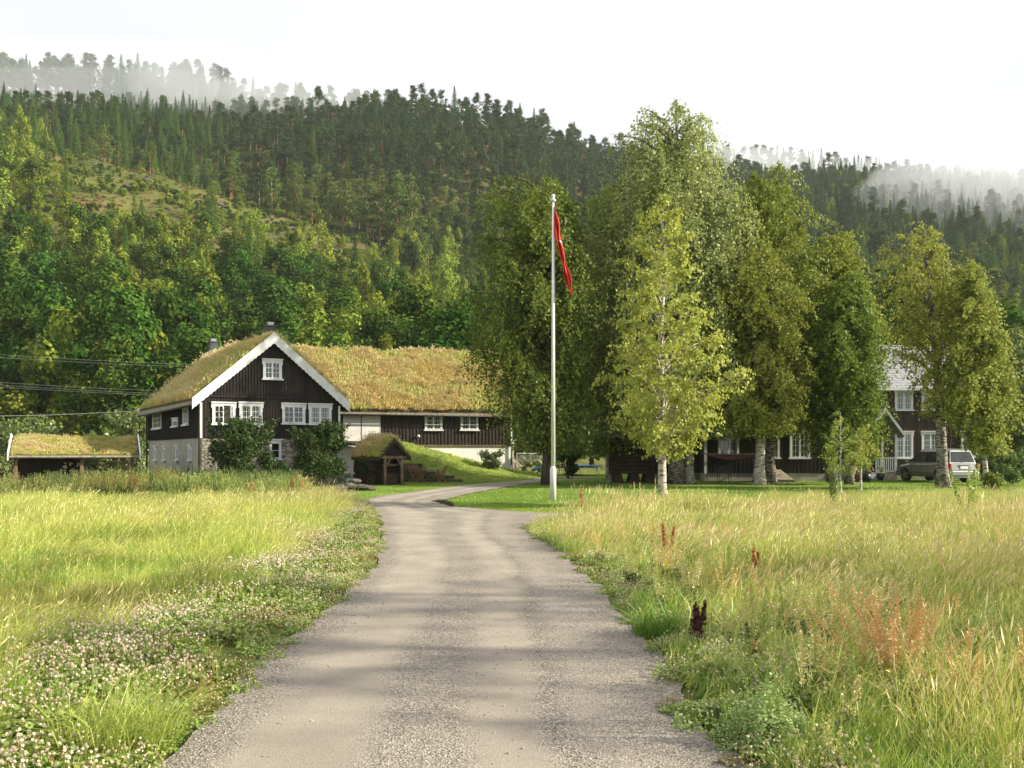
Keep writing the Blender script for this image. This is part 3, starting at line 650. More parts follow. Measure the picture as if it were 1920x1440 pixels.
def proto_tree(name,seed,H,kind,n,ls,mat,bark,tr,seen_trunk=False):
    """prototype with children; used by copy_tree"""
    V,Q,t=shape_leaves(seed,H,kind,n,ls)
    mb=MB(); top=.9 if kind!='round' else .6
    rg=random.Random(seed); bend=rg.uniform(-.03,.03)*H
    mb.tube([(0,0,-.6),(bend*.3,0,H*.35),(bend,0,H*top)],[tr,tr*.75,tr*.2],6)
    tv=np.array(mb.v); tq=np.array([f for f in mb.f if len(f)==4])
    VV=np.concatenate([V,tv]); QQ=np.concatenate([Q,tq+len(V)])
    return np_mesh(name,VV,QQ,[mat,bark],tint=np.concatenate([t,np.full(len(tq),.5)]),midx=np.concatenate([np.zeros(len(Q),int),np.ones(len(tq),int)]))
# ================= THE TURF-ROOFED HOUSE
def roof_tufts(seed0):
    return [tuft('roof_tuft',[G_roof,G_pink],seed0+1,n=46,rad=.28,hmin=.14,hmax=.42,w=.022,bend=.5,lean=(.2,0),head=.5,headlen=.1,headw=.018),
            tuft('roof_tuft',[G_roof,G_roof],seed0+2,n=50,rad=.28,hmin=.12,hmax=.34,w=.024,bend=.6,lean=(.3,0),head=.2),
            tuft('roof_tuft',[G_roofg,G_pink],seed0+3,n=50,rad=.28,hmin=.12,hmax=.32,w=.022,bend=.5,lean=(.15,0),head=.25),
            tuft('roof_tuft',[G_roofg,G_roofg],seed0+4,n=46,rad=.28,hmin=.08,hmax=.22,w=.024,bend=.6)]
RT=roof_tufts(100)
def sod_scatter(parent,pts_fn,n,seed,scl=(.7,1.2),off=0,sc=.35,shorten=1.0,greenbias=0.0):
    rg=np.random.default_rng(seed); a=rg.random(n);b=rg.random(n); P=pts_fn(a,b)
    k=fbm(P[:,0]*sc+off,P[:,1]*sc+P[:,2]*sc*1.3+off,3)+greenbias; idx=np.where(k>.62,3,np.where(k>.53,2,np.where(k>.40,0,1)))
    idx=np.where(rg.random(n)<.25,rg.integers(0,4,n),idx)
    rot=np.stack([rg.normal(size=n)*.12,rg.normal(size=n)*.12,rg.random(n)*.9-.45],1)
    return scatter('turf_grass',RT,P,rot,rg.uniform(*scl,n)*shorten,idx,parent=parent)
HO=(-14.96,48.0); HT=R(30); hw,hl=6.87,13.8
house=empty('turf_roofed_house',(HO[0],HO[1],0),HT,label='dark brown gabled house on a grey stone ground floor with a grass roof',cat='house')
fm=wallmap(HO,HT); smap=wallmap(HO,HT+R(90))
Zs=2.37; ze=4.30; apx=hw/2; zr=7.20; sl_=(zr-ze)/apx
MB().box(0,hw,0,.45,-1.2,Zs-.02).build('front_stone_wall',M_stone,house)
sw=MB().box(0.0,.45,.45,hl,-1.4,Zs-.02); sw.box(.45,hw,hl-.45,hl,-1,Zs-.02); sw.box(hw-.45,hw,.45,hl-.45,-1,Zs-.02); sw.build('plastered_stone_wall',M_plaster,house)
wm=MB()
wins=[]
for (p0,p1,q0,q1) in ((397,440,753,797),(448,491,753,797),(528,571,755,796),(578,620,756,797)):
    a,zt=fm(p0,q0); b,zb_=fm(p1,q1); wins.append((a,b,zb_,zt))
ga,gt=fm(492,672); gb_,gbt=fm(527,713)
def gz(x): return zr-abs(x-apx)*sl_
wm.prism([(-.06,Zs),(hw+.06,Zs),(hw+.06,ze-.05),(apx,zr),(-.06,ze-.05)],'y',-.06,hl+.05)
zm=4.36
battens(wm,-.06,hw+.06,-.06,Zs,zm-.03,step=.15,w=.045,d=.022,skip=[(w[0]-.05,w[1]+.05,w[2]-.02,w[3]) for w in wins])
battens(wm,.1,hw-.1,-.06,zm+.05,0,step=.15,w=.045,d=.03,skip=[(ga-.05,gb_+.05,gbt-.02,gt)],ztop=lambda x:gz(x)-.12)
battens(wm,0,hl,-.06,Zs,ze-.2,step=.17,w=.05,d=.02,axis='y')
wm.build('timber_wall',M_dark,house)
MB().box(-.04,hw+.04,-.13,-.061,zm-.03,zm+.05).build('floor_moulding',M_dark,house)
for i,w in enumerate(wins): window(house,w[0],w[1],w[2],w[3],y=-.085,curt=(i%2),open_right=(i==0))
window(house,ga,gb_,gbt,gt,y=-.092)
# corner boards
MB().box(-.105,-.0,-.12,-.085,Zs-.03,ze-.25).box(-.105,-.083,-.085,.13,Zs-.03,ze-.25).build('corner_board',M_white,house)
MB().box(hw,hw+.105,-.12,-.085,Zs-.03,ze-.25).box(hw+.083,hw+.105,-.085,.13,Zs-.03,ze-.25).build('corner_board',M_white,house)
# left side windows: x runs along +y, wall faces -x
for (p1,p0,q0,q1,sg,rw) in ((306,290,769,805,False,3),(337,327,783,801,True,2),(357,347,760,798,False,3)):
    a,zt=smap(p1,q0); b,zb_=smap(p0,q1); _,zt=smap((p0+p1)/2,q0); _,zb_=smap((p0+p1)/2,q1); window(house,a,b,zb_,zt,y=-.085,side='l',single=sg,rows=rw)
for px in (292,309,333,357):
    a,zt=smap(px,834+(357-px)*.04); _,zb_=smap(px,864); window(house,a-.33,a+.33,zb_,zt,y=-.003,side='l',single=True,rows=2,flare=False)
# ground floor window in the stone front, between the bushes
a,zt=fm(505,823); b,zb_=fm(527,862); window(house,a,b,zb_,zt,y=-.003,single=True,rows=2,cols=1,flare=False)
# roof
ov=.48; fo=.38; th=.30
rf=MB()
def slope(x0,x1,dz0,dz1):
    return [(x0,gz(x0)+dz0),(x1,gz(x1)+dz0),(x1,gz(x1)+dz1),(x0,gz(x0)+dz1)]
xl,xr=-ov,hw+ov
gz_=lambda x: zr-abs(x-apx)*sl_
poly=[(xl,gz_(xl)+.04),(apx,zr+.04),(xr,gz_(xr)+.04),(xr,gz_(xr)+.04+th),(apx,zr+.08+th),(xl,gz_(xl)+.04+th)]
roof=rf.prism(poly,'y',-fo+.03,hl+.3).build('roof',M_soil,house)
# barge boards with scalloped lower edge, front and back
for yb in (-fo-.02,hl+.3):
  for sgn in (-1,1):
    bm_=MB(); N=44; x_out=(xl-.05) if sgn<0 else (xr+.05); vs=[];dd=.40
    for i in range(N+1):
        x=apx+(x_out-apx)*i/N; zt=gz_(x)+.04+th+.06; sc=.045*abs(math.sin(i*math.pi*.5)) ; zb=zt-.56+sc
        vs.append((x,zt)); vs.append((x,zb))
    V=[];Fc=[]
    for y in (yb,yb+.045): V+=[(p[0],y,p[1]) for p in vs]
    M=2*(N+1)
    for i in range(N):
        a=2*i; Fc+=[(a,a+1,a+3,a+2),(M+a+2,M+a+3,M+a+1,M+a),(a,a+2,M+a+2,M+a),(a+1,M+a+1,M+a+3,a+3)]
    Fc+=[(0,M,M+1,1),(2*N,2*N+1,M+2*N+1,M+2*N)]
    bm_.add(V,Fc); bm_.build('barge_board',M_white,house,recalc=True)
for sgn in (-1,1):
    x=xl if sgn<0 else xr
    MB().box(min(x,x+sgn*.06),max(x,x+sgn*.06),-fo+.05,hl+.28,gz_(x)-.01,gz_(x)+.20).build('eave_board',M_plank,roof)
    mbg=MB(); mbg.tube([(x+sgn*.12,-fo+.1,gz_(x)-.02),(x+sgn*.12,hl+.2,gz_(x)-.08)],.06,8); mbg.build('gutter',M_gutter,roof,smooth=True)
for yy_ in (-.12,hl-.1):
    MB().tube([(-.14,yy_,-.6),(-.14,yy_,Zs-.1),(-.14,yy_,ze-.35),(xl-.05,yy_,ze-.35)],.05,8).build('downpipe',M_gutter,house,smooth=True)
def house_roof_pts(a,b):
    side=np.where(a<.5,-1,1); t=(a*2)%1; x=apx+side*t*(apx+ov); y=-fo+.12+b*(hl+fo+.1); z=zr-np.abs(x-apx)*sl_+.04+th+.02; return np.stack([x,y,z],1)
sod_scatter(house,house_roof_pts,6000,5,off=3.3,scl=(.45,.95),greenbias=.09)
def chimney(par,x,y,z,w=.46,h=.75):
    c=MB().box(x-w/2,x+w/2,y-w/2,y+w/2,z-.6,z+h).build('chimney',M_slatec,par)
    MB().box(x-w/2-.05,x+w/2+.05,y-w/2-.05,y+w/2+.05,z+h,z+h+.06,1).box(x-w*.30,x+w*.30,y-w*.30,y+w*.30,z+h+.06,z+h+.16).box(x-w*.36,x+w*.36,y-w*.36,y+w*.36,z+h+.16,z+h+.22).build('chimney_cap',[M_metal,M_slatec],c)
M_slatec=surf('dark sheet cladding',(.035,.04,.045),(.07,.075,.085),3,.6)
chimney(house,apx+.62,2.4,zr-.05,.46,1.08); chimney(house,apx,hl-1.6,zr+.3,.48,.80)

# ================= THE BARN
BO=(-12.3,58.75); BT=R(15); bw=12.65; bd=9.0
barn=empty('turf_roofed_barn',(BO[0],BO[1],0),BT,label='long brown boarded barn with a wide dry-grass roof above a white lower wall',cat='barn')
bmap=wallmap(BO,BT)
zw=2.10; be=4.18; bz=7.75; bs=(bz-be)/(bd/2)
MB().box(0,bw,0,bd,-.6,zw-.02).build('white_lower_wall',M_wall,barn)
wm=MB().prism([(0-.03,zw),(bd+.03,zw),(bd+.03,be),(bd/2,bz),(-.03,be)],'x',-.03,bw+.03)
px0,_=bmap(712,800)
bwin=[]
for (p0,p1) in ((796,829),(863,896)):
    a,zt=bmap(p0,774.5); b,zb_=bmap(p1,807.5); bwin.append((a,b,zb_,zt))
battens(wm,px0+.05,bw+.03,-.03,zw,be-.12,step=.215,w=.075,d=.035,skip=[(w[0]-.04,w[1]+.04,w[2]-.02,w[3]) for w in bwin])
wm.build('timber_wall',M_darkb,barn)
MB().box(px0,bw+.05,-.10,-.031,zw-.05,zw+.02).build('sill_beam',M_post,barn)
for w in bwin: window(barn,w[0],w[1],w[2],w[3],y=-.068,curt=1)
a0,_=bmap(643,800); a1,_=bmap(677,800); a2,_=bmap(711,800)
dz=[bmap(643,769)[1],bmap(660,827)[1]]
MB().box(a0,a1-.03,-.11,-.05,dz[1],be-.06).build('sliding_door',M_cream,barn)
MB().box(a1+.03,a2,-.11,-.05,dz[1],be-.06).build('sliding_door',M_cream,barn)
MB().box(a2,a2+.06,-.12,-.031,dz[1]-.1,be-.06).build('door_trim',M_white,barn)
MB().box(bw-.02,bw+.07,-.10,-.031,zw+.02,be-.02).build('corner_board',M_white,barn)
MB().tube([(bw+.12,-.14,-.3),(bw+.12,-.14,2.2)],.045,8).build('downpipe',M_plank,barn,smooth=True)
MB().box(bw+.05,bw+.22,-.22,-.08,2.2,2.42).build('junction_box',M_white,barn)
a,z=bmap(718+66,818)
lm=MB(); lm.lathe([(0,.1),(.05,.09),(.1,.02),(.09,-.05),(0,-.06)],10,(a,-.16,z)); lm.build('wall_lamp',M_white,barn,smooth=True)
fo=.35; ov=.45; th=.30
poly=[(-ov,be-bs*ov+.08),(bd/2,bz+.08),(bd+ov,be-bs*ov+.08),(bd+ov,be-bs*ov+.08+th),(bd/2,bz+.12+th),(-ov,be-bs*ov+.08+th)]
broof=MB().prism(poly,'x',-.9,bw+fo).build('roof',M_soil,barn)
MB().box(-.9,bw+fo,-ov-.06,-ov,be-bs*ov+.10,be-bs*ov+.22).build('eave_board',M_plank,broof)
MB().tube([(-.8,-ov-.11,be-bs*ov+.08),(bw+fo-.05,-ov-.11,be-bs*ov+.04)],.045,8).build('gutter',M_gutter,broof,smooth=True)
for s_ in (0,1):
    yA,yB=(-ov-.05,bd/2) if s_==0 else (bd+ov+.05,bd/2); zA=be-bs*ov+.02; zB=bz+.12
    MB().add([(bw+fo,yA,zA),(bw+fo+.05,yA,zA),(bw+fo+.05,yA,zA+.42),(bw+fo,yA,zA+.42),(bw+fo,yB,zB),(bw+fo+.05,yB,zB),(bw+fo+.05,yB,zB+.42),(bw+fo,yB,zB+.42)],
       [(0,1,2,3),(7,6,5,4),(0,4,5,1),(1,5,6,2),(2,6,7,3),(3,7,4,0)]).build('barge_board',M_plank,barn,recalc=True)
def barn_roof_pts(a,b):
    t=a**.9*1.06; y=-ov+t*(bd/2+ov); x=-.85+b*(bw+fo+.85); z=be+.08+th+np.where(y<bd/2,y,bd-y)*bs+.02; return np.stack([x,y,z],1)
sod_scatter(barn,barn_roof_pts,5600,6,off=8.1,scl=(.5,1.15),greenbias=-.06)
# roof vent pipe behind the ridge
MB().tube([(8.6,bd/2+.5,bz-.2),(8.6,bd/2+.5,bz+1.1)],[.07,.05],8).build('vent_pipe',M_plank,barn)
# lean-to
lt=empty('lean_to_shed',(BO[0],BO[1],0),BT,label='low cream lean-to with a dark sloping roof between the house and the barn',cat='shed')
A0,_=bmap(640,850)
A1=A0+1.9
MB().prism([(A0-1.2,-.5),(A1-.55,-.5),(A1-.55,1.75),(A0-1.2,2.35)],'y',-1.5,-.12).build('wall',M_cream,lt)
MB().box(A0-1.2,A1-.53,-1.53,-.5,-.5,.42).build('plinth',M_plank,lt)
MB().add([(A0-1.4,-2.15,2.42),(A1,-2.15,1.78),(A1,-.13,1.90),(A0-1.4,-.13,2.54),(A0-1.4,-2.15,2.52),(A1,-2.15,1.88),(A1,-.13,2.00),(A0-1.4,-.13,2.64)],
  [(0,3,2,1),(4,5,6,7),(0,1,5,4),(1,2,6,5),(2,3,7,6),(3,0,4,7)]).build('roof',M_darkb,lt)

# ================= GRASS RAMP, RETAINING WALL
def ramp_z(x,v):
    s=np.clip((x+7.0)/7.4,0,1); zt=1.95*(1-s)**1.05+.42; zf=np.clip(1.36-(x+6.5)*.36,-.1,1.4); return zf*(1-v)+np.where(zt>zf,zt,zf)*v
Xr=np.linspace(-7.5,1.4,50); Vr=np.linspace(-.12,1,14); GX,GV=np.meshgrid(Xr,Vr,indexing='ij')
wy=58.75+(GX+12.3)*math.tan(BT)+.06; fy=np.clip(55.9+np.clip(GX+3,0,9)*.12,0,60)
Yg=fy+(wy-fy)*np.clip(GV,0,1); Zg=np.where(GV<0,-.3,ramp_z(GX,np.clip(GV,0,1)))+(fbm(GX*1.2,GV*5,2)-.5)*.12
V=np.stack([GX,Yg,Zg],-1).reshape(-1,3); nx,ny=GX.shape; i,j=np.meshgrid(np.arange(nx-1),np.arange(ny-1),indexing='ij'); a=(i*ny+j).ravel()
M_rampg=soil_mat('rough grass bank',[(.3,(.17,.23,.03)),(.5,(.27,.31,.06)),(.7,(.36,.34,.11))],.8,.8)
tag(np_obj('grass_bank',V,np.stack([a,a+ny,a+ny+1,a+1],1),M_rampg,smooth=True),kind='structure')
rw=MB(); rg_=random.Random(4)
for row in range(7):
    x=-7.6+rg_.random()*.3
    while x<-2.9:
        w=rg_.uniform(.3,.75); zt=.22*(row+1); zmax=1.36-(x+6.5)*.36
        if zt<zmax+.1:
            d=rg_.uniform(0,.07); rw.box(x,x+w-.03,55.62-d,55.86,row*.22-.05,zt-.025-.05)
        x+=w
rw.build('retaining_wall',M_stonew:=surf('dark wall stone',(.05,.04,.03),(.14,.11,.08),3,.95,bump=.6),bevel=.03)
tag(bpy.data.objects['retaining_wall'],'low dark dry stone wall holding back the grass bank behind the garden chairs','retaining wall')
# ================= WELL HOUSE
wx,wyy=X_at(727,51),51.0
well=empty('well_house',(wx,wyy,h1(wx,wyy)),R(34),label='small log well house with a shaggy turf roof and open timber porch',cat='well house')
lg=MB(); rr=random.Random(2)
xa,xb=-.95,.70
for k in range(8):
    z=.08+k*.165; e=.16+rr.uniform(-.08,.08)
    for y in (0.1,2.0): lg.tube([(xa-e,y,z),(xb+e,y,z)],.085,8)
    for x in (xa,xb): lg.tube([(x,-.05-e*.6,z+.08),(x,2.15+e,z+.08)],.085,8)
lg.build('log_wall',M_log,well,smooth=True)
zt=1.42; rh=2.30; xL,xR=-1.15,.92; xm=-.11
wrm=MB().prism([(xL,zt-.10),(xm,rh-.02),(xR,zt-.10),(xR,zt+.10),(xm,rh+.20),(xL,zt+.10)],'y',-1.05,2.4).build('roof',M_soil,well)
for sx in (xL,xR):
    MB().add([(sx,-1.12,zt-.16),(sx,-1.06,zt-.16),(xm,-1.06,rh-.02),(xm,-1.12,rh-.02),(sx,-1.12,zt+.04),(sx,-1.06,zt+.04),(xm,-1.06,rh+.18),(xm,-1.12,rh+.18)],
     [(0,1,2,3),(7,6,5,4),(0,4,5,1),(1,5,6,2),(2,6,7,3),(3,7,4,0)]).build('barge_board',M_log,well,recalc=True)
MB().prism([(xa,zt-.05),(xb,zt-.05),(xm,rh-.1)],'y',-.9,-.84).build('gable_boards',M_dark,well)
for x in (-.62,.42):
    MB().tube([(x,-.92,-.1),(x,-.92,zt+.15)],[.10,.085],8).build('post',M_post,well,smooth=True)
MB().beam((-.9,-.95,zt+.05),(.72,-.95,zt+.05),.13).beam((.4,-.95,.95),(.1,-.95,zt),.07).beam((-.6,-.95,.95),(-.3,-.95,zt),.07).build('tie_beam',M_post,well)
MB().box(-.55,.15,-.85,-.15,-.05,.55).box(-.60,.20,-.90,-.10,.55,.61).build('well_box',M_log,well,bevel=.01)
MB().tube([(-.6,-.6,1.05),(.4,-.6,1.05)],.06,10).tube([(.4,-.6,1.05),(.6,-.6,1.05),(.6,-.6,.8)],.02,6).build('windlass',M_post,well,smooth=True)
def well_pts(a,b):
    side=np.where(a<.5,-1,1); t=(a*2)%1; x=xm+side*t*1.02; y=-1.0+b*3.4; z=rh+.2-np.abs(x-xm)/1.02*(rh-zt+.1); return np.stack([x,y,z],1)
sod_scatter(well,well_pts,420,9,off=1.7,scl=(.5,1.0),greenbias=.14)
ivy=bush_leaf('climbing_plant',31,[L_bush],1.4,.5,2600,.08,lk=True,parent=well,clumps=10); ivy.location=(-1.05,.6,0); well.scale=(.9,.9,.95)
# bucket stand and lawn roller beside it
st=empty('garden_pump',(-8.15,49.3,0),0,label='pale blue bucket in a thin metal frame on the lawn left of the well house',cat='bucket stand')
MB().tube([(-.22,0,0),(-.22,0,.75),(.22,0,.75),(.22,0,0)],.022,6).build('frame',M_metal,st)
M_blueb=surf('pale blue enamel',(.18,.27,.33),(.26,.36,.42),4,.4,bump=0)
MB().lathe([(.0,.03),(.13,.03),(.17,.36),(.155,.36),(.12,.06),(0,.06)],14).build('bucket',M_blueb,st,smooth=True)
# stone heap at the lawn edge
M_rock=surf('mossy rock',(.03,.028,.022),(.12,.11,.085),4,.95,bump=.7)
import bmesh
def rock(name,loc,r,seed,parent=None,sq=(1,1,.6)):
    bm=bmesh.new(); bmesh.ops.create_icosphere(bm,subdivisions=2,radius=1); q=random.Random(seed)
    ofs=[Vector((q.uniform(-1,1),q.uniform(-1,1),q.uniform(-1,1))) for _ in range(6)]
    for v in bm.verts:
        d=sum(max(0,v.co.dot(o.normalized())-.55)*.7 for o in ofs); v.co=v.co*(1-d*.5)*(1+q.uniform(-.04,.04)); v.co=Vector((v.co.x*r*sq[0],v.co.y*r*sq[1],v.co.z*r*sq[2]))
    me=bpy.data.meshes.new(name); bm.to_mesh(me); bm.free(); me.materials.append(M_rock); o=bpy.data.objects.new(name,me); link(o,parent); o.location=loc; o.rotation_euler=(0,0,q.random()*6); return o
SR=[(638,912,.34,'rounded'),(653,909,.36,'mossy'),(664,900,.30,'dark upright'),(676,912,.36,'flat'),(690,914,.34,'low flat'),(648,919,.26,'small grey'),(664,920,.28,'small brown')]
for i,(p,q,r,w) in enumerate(SR):
    Y=41.5+i*.25; z=Z_at(q,Y); tag(rock('rock',(X_at(p,Y),Y,max(.02,z-.05)),r,i+5,sq=(1.2,1,.45)),f'{w} rock in the stone heap at the left lawn edge'+(' nearest the road' if i==4 else ''),'rock',None)
# ================= GARDEN CHAIRS AND TABLE
M_teak=surf('teak slats',(.16,.07,.03),(.28,.14,.07),4,.6)
def folding_chair():
    r=empty('garden_chair'); 
    MB().beam((-.22,-.22,0),(-.22,.25,.92),.035,.05).beam((.22,-.22,0),(.22,.25,.92),.035,.05).build('back_frame',M_teak,r)
    for sx in (-.19,.19): MB().beam((sx,.28,0),(sx,-.22,.45),.035,.05).build('leg',M_teak,r)
    s=MB(); [s.box(-.21,.21,-.24+i*.075,-.19+i*.075,.44,.465) for i in range(6)]; s.build('seat',M_teak,r)
    s=MB(); [s.box(-.2,.2,.12+i*.038,.145+i*.038,.58+i*.075,.64+i*.075) for i in range(5)]; s.build('backrest',M_teak,r)
    return r
c1=folding_chair(); tag(c1,'wooden folding chair on the lawn left of the garden table','chair',None,None); c1['group']='folding chairs round the garden table'
c1.location=(X_at(788,54.6),54.6,h1(-5,54.6)); c1.rotation_euler.z=R(80)
c2=copy_tree(c1); c2['label']='wooden folding chair on the lawn right of the garden table'; c2.location=(X_at(829,54.6),54.6,h1(-4,54.6)); c2.rotation_euler.z=R(-75)
c3=copy_tree(c1); c3['label']='pale folding chair farthest left by the stone wall'; c3.location=(X_at(776,54.9),54.9,0); c3.rotation_euler.z=R(60)
gt_=empty('garden_table',(X_at(808,54.6),54.6,0),0,label='small dark garden table standing in the shade of the grass bank',cat='table')
MB().box(-.55,.55,-.35,.35,.70,.74).build('tabletop',M_plank,gt_)
for sx in (-1,1):
    for sy in (-1,1): MB().beam((sx*.5,sy*.3,0),(sx*.38,sy*.3,.70),.05).build('leg',M_teak,gt_)

# ================= LONG LEFT SHED
SHT=R(23); shx,shy=X_at(16,46.5),46.5; shw=wallmap((shx,shy),SHT)(262,850)[0]
sh=empty('turf_roofed_shed',(shx,shy,0),SHT,label='long low open shed with a mossy turf roof and white end boards',cat='shed')
eS=Z_at(858,49); rS=Z_at(824,51)
MB().prism([(-.45,eS-.02),(1.9,rS-.05),(4.25,eS-.02),(4.25,eS+.13),(1.9,rS+.10),(-.45,eS+.13)],'x',.05,shw-.05).build('roof',M_soil,sh)
MB().box(.05,shw-.05,-.50,-.45,eS+.02,eS+.11).build('eave_board',M_plank,sh)
for x in (.0,shw):
    for (ya,yb,za,zb2) in ((-.52,1.9,eS,rS),(4.32,1.9,eS,rS)):
        MB().add([(x-.03,ya,za-.12),(x+.03,ya,za-.12),(x+.03,ya,za+.24),(x-.03,ya,za+.24),(x-.03,yb,zb2-.12),(x+.03,yb,zb2-.12),(x+.03,yb,zb2+.26),(x-.03,yb,zb2+.26)],
          [(0,1,2,3),(7,6,5,4),(0,4,5,1),(1,5,6,2),(2,6,7,3),(3,7,4,0)]).build('barge_board',M_white,sh,recalc=True)
for x in (shw-.35,shw-.75,shw-2.6,.3): MB().box(x-.08,x+.08,-.1,.06,-1.3,eS).build('post',M_post,sh)
wmb=MB().box(.2,shw-2.6,.9,.98,-1.3,eS-.05); battens(wmb,.2,shw-2.6,.9,-1.3,eS-.05,step=.2,w=.06,d=.03); wmb.build('board_wall',M_dark,sh)
MB().beam((shw-.4,0,eS-.6),(shw-1.2,0,eS-.05),.1).build('brace',M_post,sh)
fw=MB(); q=random.Random(8)
for i in range(46):
    x=2.2+q.random()*2.2; z=eS-.75+q.random()*.5; fw.tube([(x,.3,z),(x+q.uniform(-.05,.05),.72,z)],q.uniform(.03,.06),7)
fw.build('firewood_stack',surf('split firewood',(.3,.24,.16),(.5,.42,.3),6,.9),lk=True); tag(bpy.data.objects['firewood_stack'],'stack of pale split firewood under the shed roof','firewood')
bpy.data.objects['firewood_stack'].location=(shx,shy,0); bpy.data.objects['firewood_stack'].rotation_euler.z=SHT
def shed_pts(a,b):
    side=np.where(a<.62,-1,1); t=np.where(a<.62,a/.62,(a-.62)/.38); y=1.9+side*t*2.3; x=.15+b*(shw-.3); z=rS+.10-np.abs(y-1.9)/2.35*(rS-eS-.03); return np.stack([x,y,z],1)
sod_scatter(sh,shed_pts,2200,11,off=5.5,scl=(.30,.55),sc=.6,greenbias=.16)

# ================= RIGHT-HAND HOUSE, WING AND STOREHOUSE
M_brownr=surf('red brown boards',(.035,.022,.02),(.075,.05,.045),3,.7,(1,1,.15),.25,20)
mh=empty('brown_farmhouse',(X_at(1560,62),62,0),0,label='two-storey brown boarded farmhouse with grey slate roof behind the parked car',cat='house')
MO=(X_at(1560,62),62); mmap=wallmap(MO,0); mw=mmap(1895,800)[0]; me_=Z_at(722,62); mr_=Z_at(652,66.2)
MB().box(0,mw,0,8.4,-.4,.42).build('plinth',M_stone,mh)
wb_=MB().prism([(-.02,.42),(8.42,.42),(8.42,me_),(4.2,mr_-.1),(-.02,me_)],'x',-.02,mw+.02)
mws=[]
for (p0,p1,q0,q1) in ((1677,1711,728,770),(1727,1761,728,770),(1803,1834,728,770),(1677,1711,808,860),(1727,1761,808,860),(1801,1833,808,858),(1860,1888,810,858)):
    a,zt=mmap(p0,q0); b,zb2=mmap(p1,q1); mws.append((a,b,zb2,zt))
battens(wb_,0,mw,-.02,.42,me_,step=.22,w=.085,d=.035,skip=[(w[0]-.04,w[1]+.04,w[2]-.02,w[3]) for w in mws]); wb_.build('timber_wall',M_brownr,mh)
for w in mws: window(mh,*w,y=-.057,curt=1,rows=3 if w[3]>4 else 4)
for x in (-.05,mw-.06): MB().box(x,x+.11,-.08,-.022,.42,me_).build('corner_board',M_white,mh)
mrf=MB().prism([(-.5,me_-.33),(4.2,mr_),(8.9,me_-.33),(8.9,me_-.21),(4.2,mr_+.12),(-.5,me_-.21)],'x',-.4,mw+.4)
for i in range(18):
    f0=i/18; y0=-.5+4.7*f0; z0=me_-.21+(mr_+.33-me_)*f0; mrf.add([(-.42,y0,z0+.02),(mw+.42,y0,z0+.02),(mw+.42,y0+.27,z0+.14),(-.42,y0+.27,z0+.14),(-.42,y0,z0-.03),(mw+.42,y0,z0-.03)],[(0,1,2,3),(4,5,1,0)])
mroof=mrf.build('roof',M_slate,mh)
MB().box(-.45,mw+.45,-.56,-.5,me_-.36,me_-.18).build('fascia',M_white,mroof); MB().box(-.42,mw+.42,4.1,4.3,mr_+.12,mr_+.17).build('ridge_cap',M_white,mroof)
chimney(mh,2.6,4.2,mr_,.7,.9)
# porch
pa=mmap(1604,800)[0]; pb=X_at(1682,59.6)-MO[0]; py0=-2.4
pc=(pa+pb)/2
MB().box(pa,pb,py0,-.03,.0,.42).build('porch_floor',M_plank,mh)
for x in (pa,pb-.12):
    for y in (py0,-.2): MB().box(x,x+.12,y,y+.12,.42,2.75).build('porch_post',M_white,mh)
bal=MB()
bx=X_at(1645,59.6)-MO[0]
for (x0,x1) in ((bx,pb-.12),):
    bal.box(x0,x1,py0+.02,py0+.09,1.28,1.36).box(x0,x1,py0+.02,py0+.09,.5,.56)
    x=x0+.05
    while x<x1-.05: bal.box(x,x+.055,py0+.03,py0+.07,.56,1.28); x+=.12
bal.box(bx-.1,bx,py0,py0+.1,.42,1.45); bal.build('balustrade',M_white,mh)
pr_=MB().prism([(pa-.35,2.55),(pc,4.15),(pb+.35,2.55),(pb+.35,2.68),(pc,4.28),(pa-.35,2.68)],'y',py0-.35,-.03).build('porch_roof',M_slate,mh)
for sx in (pa-.38,pb+.38):
    MB().add([(sx,py0-.40,2.46),(sx,py0-.35,2.46),(pc,py0-.35,4.12),(pc,py0-.40,4.12),(sx,py0-.40,2.70),(sx,py0-.35,2.70),(pc,py0-.35,4.34),(pc,py0-.40,4.34)],
       [(0,1,2,3),(7,6,5,4),(0,4,5,1),(1,5,6,2),(2,6,7,3),(3,7,4,0)]).build('porch_barge_board',M_white,pr_,recalc=True)
MB().box(pc-.5,pc+.5,-.08,-.03,.45,2.5).build('door',M_dark,mh)
MB().box(pa-.3,bx,py0-.8,py0-.02,-.1,.2).build('doorstep',M_stone,mh)
